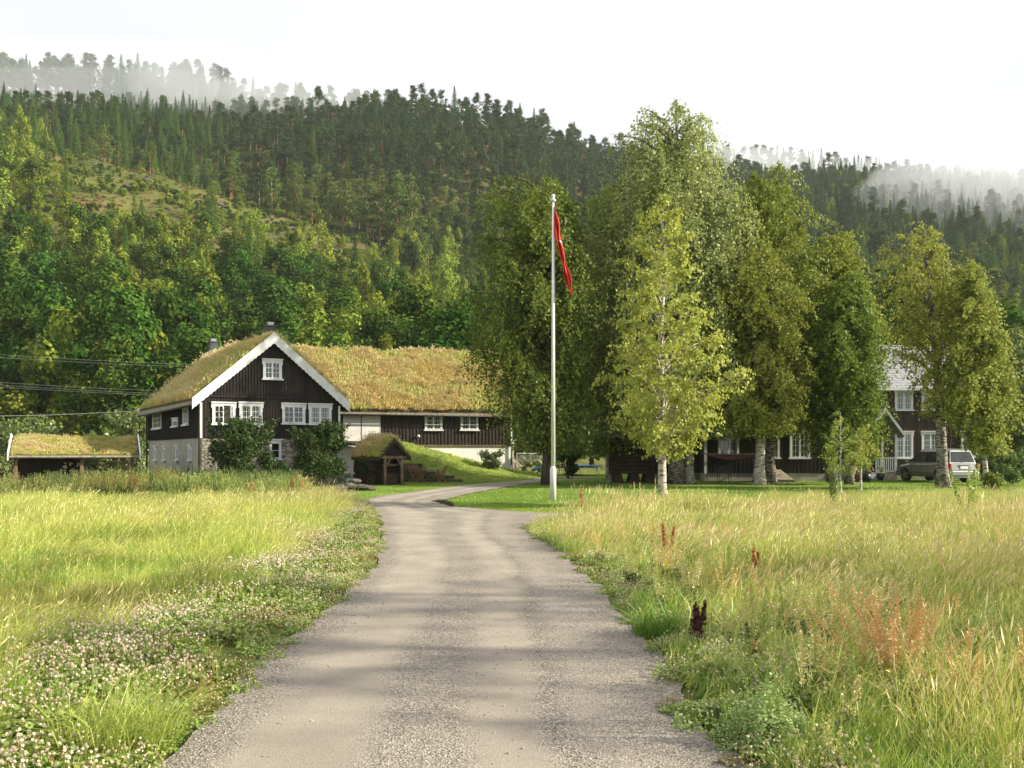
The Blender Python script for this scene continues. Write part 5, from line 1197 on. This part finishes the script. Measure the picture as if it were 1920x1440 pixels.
bush('shrub',452,45.4,3.25,1.75,20000,.105,L_bush,41,'large dark green shrub hiding the left windows of the gabled house',clumps=22)
bush('shrub',598,48.0,3.1,1.4,15000,.10,L_bush,42,'rounded very dark shrub at the right corner of the gabled house',clumps=20)
bush('shrub',540,46.5,1.1,.7,3500,.09,L_bush,43,'low dark shrub between the two large shrubs of the gabled house')
bush('shrub',922,60.2,1.45,.72,2600,.10,L_willow,44,'airy green shrub against the white lower wall of the barn')
bush('shrub',1068,63,2.3,1.0,5500,.12,L_bush,45,'dark rounded shrub right of the dark birch trunk')
bush('shrub',1000,66,.7,1.6,3000,.12,L_back,46,'low green shrub under the swing frame')
bush('shrub',1886,50,1.7,1.6,6000,.12,L_back,47,'leafy shrub at the right edge beyond the slim birch')
bush('shrub',1862,43,.8,.7,1800,.10,L_mid,48,'low dark shrub at the foot of the slim right birch')
bush('shrub',30,60,4.2,3.0,6000,.2,L_willow,70,'light green rounded bush at the far left behind the shed',clumps=18)
bush('shrub',115,64,2.8,2.2,5000,.2,L_back,71,'low green bush behind the left part of the shed roof')
bush('shrub',175,66,2.6,1.8,4000,.2,L_willow,72,'pale green bush behind the middle of the shed roof')
bush('shrub',255,68,5.0,1.9,6500,.2,L_willow,73,'tall bright bush between the shed and the gabled house')
bush('shrub',225,72,3.4,2.2,5000,.2,L_back,74,'dark bush behind the right part of the shed roof')
bush('shrub',865,78,4.8,6.0,9000,.28,L_back,75,'wide bright green hedge showing above the barn roof ridge',squash=.4,clumps=26)

# ================= HILLSIDE WOOD
rg=np.random.default_rng(77)
PROT={'broadleaf_tree':[proto_tree('broadleaf_tree',200+i,1.0*11,'round',4600,.30,F_leaf,M_barkd,.13) for i in range(6)],
 'hillside_birch':[proto_tree('hillside_birch',220+i,9.0,'tall',2600,.27,F_birch,M_bark2,.08) for i in range(4)]+[proto_tree('hillside_birch',230+i,9.0,'round',2600,.28,F_birch,M_bark2,.08) for i in range(2)],
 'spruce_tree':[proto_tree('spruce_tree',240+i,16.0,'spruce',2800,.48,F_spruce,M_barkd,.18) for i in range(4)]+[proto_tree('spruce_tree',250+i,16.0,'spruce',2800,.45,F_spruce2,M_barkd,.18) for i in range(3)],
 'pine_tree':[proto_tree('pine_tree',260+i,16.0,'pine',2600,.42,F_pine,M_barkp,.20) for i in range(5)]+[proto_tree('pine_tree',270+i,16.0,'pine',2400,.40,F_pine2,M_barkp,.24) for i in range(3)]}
BH={'broadleaf_tree':11,'hillside_birch':9,'spruce_tree':16,'pine_tree':16}
C=[]
def cand(x0,x1,y0,y1,s):
    X,Y=np.meshgrid(np.arange(x0,x1,s),np.arange(y0,y1,s)); X=X+rg.uniform(-.48,.48,X.shape)*s; Y=Y+rg.uniform(-.48,.48,Y.shape)*s
    X=X.ravel();Y=Y.ravel(); u=960+F*X/Y; k=(u>-330)&(u<2250); return X[k],Y[k],u[k]
def add(kind,x,y,H,w=1): C.append((kind,x,y,float(hz_at(x,y)) if y>100 else h1(x,y),H,w))
X,Y,U=cand(-150,160,93,262,6.1)
for x,y,u in zip(X,Y,U):
    r=rg.random(); n=float(fbm(x*.03+4,y*.03,2)); frac=(y-95)/165
    if 90<u<800 and y>228 and rg.random()<.68: continue
    if u>1000 and r<.25+.35*frac: add('spruce_tree',x,y,rg.uniform(9,15)); continue
    if r<.05: add('spruce_tree',x,y,rg.uniform(9,15)); continue
    if r<.15+.95*frac+(n-.5)*1.0 : add('hillside_birch',x,y,rg.choice([6,8,10,13])*rg.uniform(.88,1.12)*(1.1-.2*frac))
    else: add('broadleaf_tree',x,y,rg.choice([6.5,8.5,10.5,12.5,15])*rg.uniform(.88,1.12)*(1.1-.25*frac))
X,Y,U=cand(-200,220,262,322,5.2)
for x,y,u in zip(X,Y,U):
    clear=(85<u<760)
    if clear:
        if 264<y<312 and rg.random()<.90: continue
        if rg.random()<.35: continue
        add('hillside_birch',x,y,rg.uniform(2.2,6.5)) 
    elif u<=85: add('hillside_birch' if rg.random()<.55 else 'spruce_tree',x,y,rg.uniform(8,14))
    else: 
        r=rg.random(); add('pine_tree' if r<.45 else 'spruce_tree' if r<.75 else 'hillside_birch',x,y,rg.uniform(9,15))
X,Y,U=cand(-380,520,322,755,6.2)
for x,y,u in zip(X,Y,U):
    YR=np.interp(u,[900,1400],[480,640])
    if y>YR+112: continue
    ghost=y>YR+25
    if ghost and (y<YR+68 or rg.random()<(.25 if u<600 else .5) or 740<u<1240): continue
    if u<760 and y<332 and rg.random()<.5: continue
    r=rg.random(); H=rg.uniform(11,18)*(1 if y<YR-30 else rg.choice([.75,1,1.15]))
    if ghost: H=rg.uniform(15,24)
    sp=.3 if ghost else .8 if u<420 else .25 if u<1250 else .5
    if not ghost and y>YR-40 and rg.random()<.25: continue
    if u>1250 and r>.78: add('hillside_birch',x,y,rg.uniform(8,13)); continue
    add('spruce_tree' if r<sp else 'pine_tree',x,y,H)
# low scrub and heather over the clearing
SCR=[bush_leaf('scrub',500,[F_birch],1.6,.9,260,.28),bush_leaf('scrub',501,[F_leaf],1.2,.9,240,.28),bush_leaf('heather',502,[leafmat('heather',(.16,.09,.035),(.30,.20,.08),.15,objvar=.3,gloss=0)],.6,1.1,260,.25),bush_leaf('heather',503,[leafmat('hill grass',(.24,.24,.05),(.42,.40,.11),.2,objvar=.25,gloss=0)],.5,1.2,260,.22)]
X,Y,U=cand(-165,60,232,322,2.0); v=fbm(X*.05,Y*.05+4,3)+rg.normal(size=len(X))*.06; k=rg.random(len(X))<.8; X=X[k];Y=Y[k];v=v[k]; n=len(X)
scatter('hillside_scrub',SCR,np.stack([X,Y,hz_at(X,Y)-.1],1),np.stack([0*X,0*X,rg.random(n)*6.28],1),rg.uniform(.4,1.25,n),np.where(v<.42,1,np.where(v<.50,0,np.where(v<.58,3,2))),label='low scrub, heather and yellow grass on the open clearing of the hillside',cat='scrub')
for i in range(26):
    u_=rg.uniform(120,740); Y0=rg.uniform(262,308); x0=X_at(u_,Y0); o=rock('boulder',(x0,Y0,float(hz_at(x0,Y0))),rg.uniform(.6,1.9),700+i); tag(o,'small grey rock outcrop in the hillside clearing','boulder','rocks in the hillside clearing')
# pines on the clearing's edge that stand out singly: (px base, py base, top py)
for (bx,by,ty) in ((196,286,208),(282,302,240),(432,322,238),(436,330,268),(510,362,272),(560,350,285),(585,352,278),(644,400,300),(690,424,318),(700,420,330),(712,428,325),(728,440,355),(745,450,300),(770,470,310)):
    Y0=304+rg.uniform(-3,6); H=(by-ty)/F*Y0; add('pine_tree',X_at(bx,Y0),Y0,H,2)
C=[c for c in C]
LBL={'broadleaf_tree':('dark green broadleaf tree in the dense wood on the lower hillside','broadleaf trees of the lower hillside'),
 'hillside_birch':('small yellow-green birch in the wood on the middle hillside','birches of the middle hillside'),
 'spruce_tree':('dark narrow spruce in the wood on the hillside','spruces of the hillside'),
 'pine_tree':('dark-crowned pine with a bare reddish trunk on the upper hillside','pines of the upper hillside')}
rest=[]
protoobj=[]; pidx={}
for kind,ms in PROT.items():
    L=[c for c in C if c[0]==kind]; 
    def key(c):
        u=960+F*c[1]/c[2]; vis=1 if -20<u<1940 else .01
        return -(c[4]/c[2])*vis*(3 if c[5]>1 else 1)
    L.sort(key=key)
    for i,c in enumerate(L):
        v=int(rg.integers(len(ms)))
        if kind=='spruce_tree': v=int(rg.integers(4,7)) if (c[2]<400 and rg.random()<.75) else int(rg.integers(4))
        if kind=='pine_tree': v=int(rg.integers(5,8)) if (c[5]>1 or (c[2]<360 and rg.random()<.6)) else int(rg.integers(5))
        if i<298:
            o=bpy.data.objects.new(kind,ms[v]); COL.objects.link(o); o.location=(c[1],c[2],c[3]-.1); s=c[4]/BH[kind]; o.scale=(s*rg.uniform(.85,1.4),)*2+(s,); o.rotation_euler.z=rg.random()*6.28
            tag(o,LBL[kind][0],'tree',LBL[kind][1])
        else:
            rest.append((c[1],c[2],c[3]-.1,c[4]/BH[kind],kind,v))
    for v,m in enumerate(ms): pidx[(kind,v)]=len(protoobj); protoobj.append(bpy.data.objects.new('distant_'+kind,m))
A=np.array([r[:3] for r in rest]); sc=np.array([r[3] for r in rest]); ix=[pidx[(r[4],r[5])] for r in rest]; ro=np.zeros((len(rest),3)); ro[:,2]=rg.random(len(rest))*6.28
scatter('distant_wood',protoobj,A,ro,sc,ix,label='far mixed wood of spruces and pines covering the hilltops',cat='wood')
print('TREES',len(C),len(rest))

# ================= MEADOWS
def sample(x0,x1,y0,y1,dens,seed):
    g=np.random.default_rng(seed); n=int((x1-x0)*(y1-y0)*dens); return g.uniform(x0,x1,n),g.uniform(y0,y1,n),g
GP={}
def gp(key,mats,nv=3,**k): GP[key]=[tuft('grass_tuft',mats,900+len(GP)*10+i,**k) for i in range(nv)]
gp('lime',[G_lime,G_straw],n=70,rad=.20,hmin=.12,hmax=.38,w=.008,bend=.75,lean=(.35,.1),head=.12,headlen=.06,headw=.004)
gp('green',[G_green,G_straw],n=64,rad=.20,hmin=.10,hmax=.36,w=.009,bend=.6,lean=(.2,0),head=.08,headlen=.06,headw=.004)
gp('straw',[G_lime,G_straw],n=64,rad=.22,hmin=.16,hmax=.48,w=.006,bend=.45,lean=(.3,.05),head=.5,headlen=.08,headw=.0042)
gp('pink',[G_lime,G_pink],n=64,rad=.22,hmin=.18,hmax=.55,w=.005,bend=.4,lean=(.32,.05),head=.65,headlen=.09,headw=.005)
gp('olive',[G_olive,G_straw],n=76,rad=.22,hmin=.16,hmax=.46,w=.006,bend=.6,lean=(.35,.05),head=.12,headlen=.07,headw=.005)
gp('lush',[G_lush,G_lush],n=80,rad=.12,hmin=.14,hmax=.34,w=.009,bend=.7,lean=(.05,0))
gp('long',[G_lime,G_straw],nv=2,n=22,rad=.18,hmin=.25,hmax=.60,w=.006,bend=.7,lean=(.35,.05),head=.4,headlen=.09,headw=.0045)
KEYS=list(GP); allp=[o for k in KEYS for o in GP[k]]; st={}; c_=0
for k in KEYS: st[k]=(c_,len(GP[k])); c_+=len(GP[k])
def pick(keys,g):
    return np.array([st[k][0]+g.integers(st[k][1]) for k in keys])
P=[];I=[];SC=[]
def put(x,y,keys,sc,g):
    if len(x)==0: return
    P.append(np.stack([x,y,hfun(x,y)],1)); I.append(pick(keys,g)); SC.append(sc)
bands=[(2.6,7,70),(7,13,42),(13,24,24),(24,46,13)]
for bi,(y0,y1,dn) in enumerate(bands):
    hw_=.545*y1+6
    x,y,g=sample(-hw_,hw_,y0,y1,dn,300+bi)
    k=(np.abs(x)<.545*y+6)
    x=x[k];y=y[k]
    L=x<roadL(y)-.02; Rr=(x>roadR(y)+.02)&~((y>22.1)&(y<26.8))
    nz=fbm(x*.35+2,y*.35+7,3); n2=fbm(x*.9+20,y*.9+1,2); e=g.random(len(x))
    # left meadow
    m=L&(y<43)&~on_lawn(x,y)
    d=roadL(y)-x; cw=np.interp(y,[3,8,14,24,34],[1.3,2.2,1.5,1.1,.5])*(.8+.4*nz)
    mm=m&((d>cw*.8)|((d>.1)&(g.random(len(x))<.40)))
    xx,yy2,q,q2,ee,dd=x[mm],y[mm],nz[mm],n2[mm],e[mm],d[mm]
    keys=[]
    for a in range(len(xx)):
        v=q[a]; w=ee[a]
        hol=math.exp(-((xx[a]+5.6)**2/3.5+(yy2[a]-10.6)**2/1.8))
        if hol>.35 and w<.75: keys.append('olive')
        elif w<.07 and yy2[a]<30: keys.append('long')
        elif v>.60: keys.append('pink' if (w<.40 and dd[a]<5) else 'straw' if w<.6 else 'lime')
        elif v>.47: keys.append('lime' if w<.85 else 'straw')
        elif v>.38: keys.append('green' if w<.35 else 'lime')
        else: keys.append('green' if w<.7 else 'olive')
    cwv=cw[mm] if hasattr(cw,'__len__') else cw
    keys=[('green' if w<.5 else 'lime') if dd[a]<cwv[a]*.8 and w<.93 else keys[a] for a,w in enumerate(g.random(len(xx)))]
    put(xx,yy2,keys,g.uniform(.7,1.15,len(xx))*np.interp(yy2,[3,8,20],[.8,.9,1.0])*np.clip(.36+.64*(dd/cwv-.55)/.5,.36,1),g)
    # right meadow
    m=Rr&(y<27.4)
    d=x-roadR(y); mm=m&((y<22.15))&(d>.12)
    xx,yy2,q,q2,ee,dd=x[mm],y[mm],nz[mm],n2[mm],e[mm],d[mm]
    keys=[]
    for a in range(len(xx)):
        v=q[a]; w=ee[a]; far=yy2[a]>13.5
        if dd[a]<.7 and yy2[a]<14: keys.append('green' if w<.6 else 'lush' if w<.7 else 'lime')
        elif far: keys.append('pink' if v>.56 and w<.6 else 'straw' if (v>.44 and w<.75 or w<.22) else ('olive' if w<.40 else 'lime' if w<.8 else 'green'))
        elif yy2[a]>8.5: keys.append('olive' if v<.46 and w<.7 else 'straw' if w<.35 else 'pink' if w<.45 else 'green' if w<.65 else 'lime')
        else: keys.append('green' if w<.40 else 'lime' if w<.65 else 'long' if w<.8 else 'straw' if w<.9 else 'olive')
    sc=g.uniform(.7,1.15,len(xx))*np.interp(dd,[0,.5,1.6],[.45,.7,1.0])*np.interp(yy2,[3,9,14],[.85,.9,1.05])
    put(xx,yy2,keys,sc*1.12,g)
    # a ragged fringe between the side road and the lawn, and round the young birch
    if bi==3:
        x2=g.uniform(3,22,2600); y2=26.9+g.random(2600)**1.6*np.interp(x2,[3,8,22],[2,6,14]); put(x2,y2,['straw' if t<.45 else 'olive' if t<.7 else 'lime' for t in g.random(2600)],g.uniform(.5,.95,2600),g)
P_=np.concatenate(P);I_=np.concatenate(I);S_=np.concatenate(SC); g=np.random.default_rng(5)
lo1=fbm(P_[:,0]*.45+30,P_[:,1]*.45+3,2)-.5; lo2=fbm(P_[:,0]*.45+60,P_[:,1]*.45+13,2)-.5; S_=S_*np.clip(1+1.5*(fbm(P_[:,0]*.6+90,P_[:,1]*.6+43,2)-.5),.55,1.35)
rot=np.stack([g.normal(size=len(P_))*.10+lo1*1.5,g.normal(size=len(P_))*.10+lo2*1.5,g.normal(size=len(P_))*.6+lo1*3],1)
print('GRASS',len(P_))
scatter('meadow_grass',allp,P_,rot,S_,I_,label='tall lime and straw coloured meadow grass on both sides of the gravel road',cat='grass')
# mown lawn blades
lt_=[tuft('lawn_tuft',[G_lush,G_lush],980+i,n=60,rad=.25,hmin=.02,hmax=.07,w=.012,bend=.6,lean=(.1,0)) for i in range(2)]+[tuft('lawn_tuft',[G_green,G_green],984,n=60,rad=.25,hmin=.02,hmax=.08,w=.012,bend=.6,lean=(.1,0))]
x,y,g=sample(-13,34,26.3,62,9,41); k=on_lawn(x,y)&~on_road(x,y,.1); x=x[k];y=y[k]; n=len(x)
scatter('lawn_grass',lt_,np.stack([x,y,hfun(x,y)],1),np.stack([np.zeros(n),np.zeros(n),g.random(n)*6.28],1),g.uniform(.8,1.6,n),(fbm(x*.3,y*.3,2)+g.normal(size=n)*.15>.56)*2,label='short mown lawn grass between the buildings and the bend of the road',cat='grass')
# grass on the bank
n=2600; g=np.random.default_rng(42); a=g.random(n); b=g.random(n)**.8; xx=-7.4+a*8.6; wy_=58.75+(xx+12.3)*math.tan(BT); fy2=55.9+np.clip(xx+3,0,9)*.12
scatter('bank_grass',[tuft('bank_tuft',[G_lime,G_straw],990,n=60,rad=.25,hmin=.05,hmax=.16,w=.014,bend=.6),tuft('bank_tuft',[G_green,G_straw],991,n=60,rad=.25,hmin=.05,hmax=.14,w=.014,bend=.6)],np.stack([xx,fy2+(wy_-fy2)*b,ramp_z(xx,b)],1),np.stack([np.zeros(n),np.zeros(n),g.random(n)*6.28],1),g.uniform(.7,1.2,n),(g.random(n)<.45).astype(int),label='rough yellow-green grass covering the bank against the white barn wall',cat='grass')
# clover along the verges
cl=[clover_patch('clover_patch',700,13,170,hl=.10,fr=.0095,hf=(.08,.20)),clover_patch('clover_patch',701,22,160,hl=.10,fr=.010,hf=(.08,.20)),clover_patch('clover_patch',702,5,190,hl=.10,fr=.009),clover_patch('clover_patch',703,13,150,rust=True,fr=.010)]
X_=[];Y_=[];g=np.random.default_rng(44)
for (y0,y1,dn) in ((2.6,8,34),(8,15,26),(15,34,15)):
    x,y,_g=sample(-8.5,roadR(10)+8,y0,y1,dn,int(y0*10)); dl=roadL(y)-x; cw=np.interp(y,[3,8,14,24,34],[1.7,2.5,1.7,1.2,.6])*(.8+.4*fbm(x,y,2))
    k=((dl>-.16*fbm(x*5,y*3,2)+.03)&(dl<cw)&(fbm(x*1.7+8,y*1.2,2)+g.normal(size=len(x))*.1>.28)&~on_lawn(x,y)); dr=x-roadR(y); k2=(dr>-.16*fbm(x*5,y*3,2)+.03)&(dr<.45*(.3+fbm(x*1.5,y*1.5+5,2))*1.6)&(y<21.9); k3=(dr>.5)&(dr<4.5)&(y<7)&(fbm(x*.9,y*.9+9,2)>.50)
    kk=k|k2|k3; X_.append(x[kk]);Y_.append(y[kk])
x=np.concatenate(X_);y=np.concatenate(Y_);n=len(x); v=fbm(x*1.1+3,y*1.1,2)+g.normal(size=n)*.12
ed=np.minimum(np.abs(roadL(y)-x),np.abs(x-roadR(y)))
idx=np.where((ed<.7)&(g.random(n)<.30),3,np.where(v>.52,1,np.where(v>.36,0,2)))
print('CLOVER',n)
scatter('white_clover',cl,np.stack([x,y,hfun(x,y)],1),np.stack([g.normal(size=n)*.06,g.normal(size=n)*.06,g.random(n)*6.28],1),g.uniform(.75,1.2,n)*np.interp(ed,[0,.3,1],[.55,.9,1.1]),idx,label='white and pinkish clover flowers in dense strips along the road edges',cat='clover')
# tall weeds behind the left meadow
wd=[spike_plant('weed',800,1.2,6,G_herb,G_herb,spread=.18,seedn=70,leafn=90,leafs=.10,seeds=.03,w=.06),spike_plant('weed',801,1.05,7,G_herb,G_olive,spread=.22,seedn=80,leafn=110,leafs=.09,seeds=.03,w=.07),
    spike_plant('weed',802,1.0,6,G_herbl,G_herbl,spread=.2,seedn=90,leafn=100,leafs=.08,seeds=.035,w=.07),spike_plant('weed',803,1.1,4,G_olive,G_rust,spread=.12,seedn=120,leafn=50,leafs=.08,seeds=.03,w=.05)]
n=1500; g=np.random.default_rng(45); x=g.uniform(-23,-5.6,n); y=g.uniform(35,44.5,n); k=(x<roadL(y)-1.1)&~on_lawn(x,y); x=x[k];y=y[k];n=len(x); v=fbm(x*.5,y*.5+3,2)+g.normal(size=n)*.08
idx=np.where((v>.70)&(g.random(n)<.5),3,np.where((x>-13)&(v>.42),2,np.where(v>.45,1,0)))
scatter('tall_weeds',wd,np.stack([x,y,hfun(x,y)],1),np.stack([g.normal(size=n)*.1,g.normal(size=n)*.1,g.random(n)*6.28],1),g.uniform(.55,1.05,n)*np.interp(x,[-23,-13,-9,-6],[1.05,.95,.85,.55]),idx,label='dark green and brownish tall weeds between the left meadow and the house',cat='weeds')
# broad-leaved herbs inside the right meadow
n=900; x=g.uniform(1.2,12,n); y=4.2+14*g.random(n); k=(x>roadR(y)+.3)&(x<.6*y+2); x=x[k];y=y[k];n=len(x)
hb=[spike_plant('herb',820,.55,5,G_herbl,G_herbl,spread=.12,seedn=60,leafn=70,leafs=.05,seeds=.016,w=.05),spike_plant('herb',821,.6,4,G_herb,G_straw,spread=.12,seedn=80,leafn=60,leafs=.05,seeds=.014,w=.05),spike_plant('herb',822,.62,5,G_lime,G_orange,spread=.12,seedn=110,leafn=40,leafs=.04,seeds=.012,w=.04)]
scatter('meadow_herbs',hb,np.stack([x,y,hfun(x,y)],1),np.stack([g.normal(size=n)*.1,g.normal(size=n)*.1,g.random(n)*6.28],1),g.uniform(.5,1.0,n),np.where(g.random(n)<.15,2,g.integers(0,2,n)),label='leafy meadow herbs scattered through the right-hand grass',cat='herbs')
# loose stones on the road
pr=[]
for i in range(3):
    o=rock('pebble',(0,0,0),1.0,300+i); COL.objects.unlink(o); pr.append(o)
x,y,g=sample(-3.2,4.5,3.6,16,150,46); k=(x>roadL(y)+.03)&(x<roadR(y)-.03); x=x[k];y=y[k]; t=(x-roadL(y))/(roadR(y)-roadL(y))
dens=np.interp(t,[0,.12,.2,.36,.44,.6,.66,.74,.8,.9,1],[1,.8,.08,.06,.6,.5,.05,.05,1,.35,.8]); k=g.random(len(x))<dens; x=x[k];y=y[k];n=len(x)
for o in pr: o.data.materials[0]=surf('road pebble %d'%len(MATS),(.15,.14,.13),(.45,.42,.38),1.5,.9,bump=0)
scatter('loose_gravel',pr,np.stack([x,y,np.full(n,.024)],1),g.random((n,3))*6.28,(.004+.008*g.random(n)**2.5),g.integers(0,3,n),label='loose pebbles scattered over the gravel road',cat='gravel')
# single plants that stand out
DK=[(1252,975,1062,'rust','tall rusty dock spike left of the reddish sorrel in the right meadow',18.0),(1090,912,950,'rust','orange-red dock spike right of the flagpole foot',21.0),(1200,955,985,'rust','small red dock spike left of the young birch foot',19.5),
    (1304,1122,1232,'dockd','dark maroon dock spike at the right road edge',7.9),(472,890,945,'rust','orange dock spike in front of the large dark shrub',34.0),(1430,1205,1262,'rust','short red-brown dock between the road edge and the orange sorrel',7.3),(573,892,930,'rust','rusty dock at the end of the left meadow near the road',34.5),(1415,1020,1095,'rust','faded brown sorrel clump in the middle of the right meadow',13.5)]
for i,(px,ty,by,mm,lab,Y0) in enumerate(DK):
    Y0={1252:14.4,1090:22.0,1200:21.0,1415:12.0}.get(px,Y0); x0=X_at(px,Y0); z=h1(x0,Y0); H=Z_at(ty,Y0)-z
    o=spike_plant('dock_plant',850+i,H,2 if mm=='rust' else 3,G_herb,G_dock if mm=='rust' else G_dockd,seed_from=.3,spread=.05,seedn=320,leafn=30,leafs=.07,w=.05,seeds=.026,lk=True)
    o.location=(x0,Y0,z); tag(o,lab,'dock plant')
o=spike_plant('sorrel_clump',870,.74,44,G_lime,G_orange,seed_from=.40,spread=.24,seedn=150,leafn=60,leafs=.05,w=.05,seeds=.012,lk=True); Y0=6.4; x0=X_at(1685,Y0); o.location=(x0,Y0,h1(x0,Y0)); tag(o,'large clump of orange-tipped sorrel in the right foreground','sorrel')
o=spike_plant('sorrel_clump',871,.66,14,G_lime,G_orange,seed_from=.4,spread=.18,seedn=90,leafn=40,leafs=.05,w=.04,seeds=.011,lk=True); Y0=5.6; x0=X_at(1800,Y0); o.location=(x0,Y0,h1(x0,Y0)); tag(o,'smaller pinkish sorrel clump nearest the right edge','sorrel')
o=spike_plant('willow_shoot',872,1.5,7,G_herbl,G_herbl,seed_from=.2,spread=.16,seedn=120,leafn=60,leafs=.07,w=.08,seeds=.05,lk=True); Y0=20; x0=X_at(1815,Y0); o.location=(x0,Y0,h1(x0,Y0)); tag(o,'thin pale willow shoot standing in the right meadow below the slim birch','shoot')
o=spike_plant('willow_shoot',873,1.35,6,G_herb,G_herb,seed_from=.2,spread=.10,seedn=90,leafn=60,leafs=.06,w=.07,seeds=.05,lk=True); Y0=24; x0=X_at(1560,Y0); o.location=(x0,Y0,h1(x0,Y0)); tag(o,'dark leafy shoot in the right meadow below the small young birch','shoot')
for j,(px,Y0,lab,H) in enumerate(((1187,23,'pale mullein spike left of the young birch trunk',1.15),(1199,23.3,'shorter greenish mullein spike beside the first one',1.0),(1207,22.8,'third mullein spike nearest the young birch',.98),(1228,22.5,'leaning mullein spike touching the young birch trunk',1.05))):
    o=spike_plant('mullein_spike',880+j,H,1,G_herbl,G_straw,seed_from=.3,spread=.03,seedn=160,leafn=20,leafs=.08,w=.03,seeds=.02,lk=True); x0=X_at(px,Y0); o.location=(x0,Y0,h1(x0,Y0)); tag(o,lab,'mullein')
def mound(name,px,py,Rr,H,n,ls,mat,seed,lab,cat):
    x0,y0=px2(px,py); e=bush_leaf(name,seed,[mat],H,Rr,n,ls,lk=True,clumps=16,asp=.4); e.location=(x0,y0,-.02); return tag(e,lab,cat)
def leaf_mat(px,py,Rx,Ry,H,n,ls,mat,seed,lab):
    rg=np.random.default_rng(seed); a=rg.random(n)*6.283; r=np.sqrt(rg.random(n)); lob=.75+.25*np.cos(3*a+seed)+.12*np.cos(7*a); P=np.stack([np.cos(a)*r*Rx*lob,np.sin(a)*r*Ry*lob,H*(1-r**2)*rg.uniform(.3,1,n)*(.5+fbm(np.cos(a)*r*3+9,np.sin(a)*r*3+seed,2))+.01],1)
    V,Q=leaf_cards(P,ls,rg,np.tile([0,0,1.],(n,1)),k=1.3,asp=.45); x0,y0=px2(px,py); o=np_obj('ground_plant',V,Q,mat,tint=rg.random(len(Q)),lk=True); o.location=(x0,y0,.015); return tag(o,lab,'ground plant')
leaf_mat(1335,1275,.34,.42,.12,3400,.035,G_herbl,91,'bright low leafy mat spreading onto the right road edge')
leaf_mat(1370,1352,.40,.36,.13,3600,.032,G_herbl,92,'second low leafy mat at the right road edge nearer the viewer')
leaf_mat(1440,1405,.32,.28,.30,5200,.022,G_silver,93,'silvery green fine-leaved tuft in the right foreground')
o=tuft('grass_clump',[G_lush,G_lush],95,n=420,rad=.22,hmin=.18,hmax=.42,w=.007,bend=.8,lean=(-.1,0)); x0,y0=px2(1235,1195); o.location=(x0,y0,0); link(o); tag(o,'vivid green grass clump at the right road edge left of the dark dock','grass clump')
o=tuft('grass_clump',[G_lime,G_straw],96,n=520,rad=.32,hmin=.25,hmax=.50,w=.006,bend=1.0,lean=(.5,-.2)); x0,y0=px2(215,1400); o.location=(x0,y0,0); link(o); tag(o,'pale overhanging long grass clump in the left foreground clover','grass clump')

# ================= HAZE AND MIST
def vol(name,density,color=(.89,.94,1.0)):
    m=bpy.data.materials.new(name); m.use_nodes=True; n=m.node_tree; n.nodes.clear(); o=n.nodes.new('ShaderNodeOutputMaterial'); v=n.nodes.new('ShaderNodeVolumePrincipled')
    v.inputs['Density'].default_value=density; v.inputs['Color'].default_value=(*color,1); v.inputs['Anisotropy'].default_value=.1; n.links.new(v.outputs[0],o.inputs[1]); return m
hz_=MB().box(-900,1100,-200,1050,-60,255).build('haze',vol('haze air',.00011)); tag(hz_,kind='stuff')
def mist(px,py,Y,rx,ry,rz,d,lab,seed=0):
    bm=bmesh.new(); bmesh.ops.create_icosphere(bm,subdivisions=4,radius=1)
    for v in bm.verts:
        q=fbm(np.array([v.co.x*1.6+seed]),np.array([v.co.z*1.6+v.co.y+seed]),3)[0]; v.co*=(.75+.5*q); v.co.x*=rx; v.co.y*=ry; v.co.z*=rz
    me=bpy.data.meshes.new('mist'); bm.to_mesh(me); bm.free(); me.materials.append(vol('mist air %d'%seed,d)); o=bpy.data.objects.new('mist',me); link(o); o.location=(X_at(px,Y),Y,Z_at(py,Y)); tag(o,lab,'mist',kind='stuff')
mist(160,150,525,100,26,20,.0065,'bank of pale mist drifting through the treetops on the left ridge',1)
mist(330,150,520,26,18,20,.013,'denser puff of mist among the ridge trees left of centre',17)
mist(560,185,525,50,24,12,.014,'thin mist behind the middle of the ridge',5)
mist(180,185,450,110,14,14,.006,'faint veil of mist in front of the dark left ridge trees',33)
mist(1880,420,480,75,45,45,.006,'thin outer veil of mist over the right-hand hillside',37)
mist(1400,310,690,70,25,13,.018,'thin mist along the right ridge',13)
mist(1700,330,680,60,25,12,.016,'pale mist behind the right ridge',21)
mist(1990,385,520,100,50,50,.008,'white mist sinking over the right-hand hillside',9)
mist(1860,350,600,70,30,22,.010,'bright mist at the right end of the ridge',25)
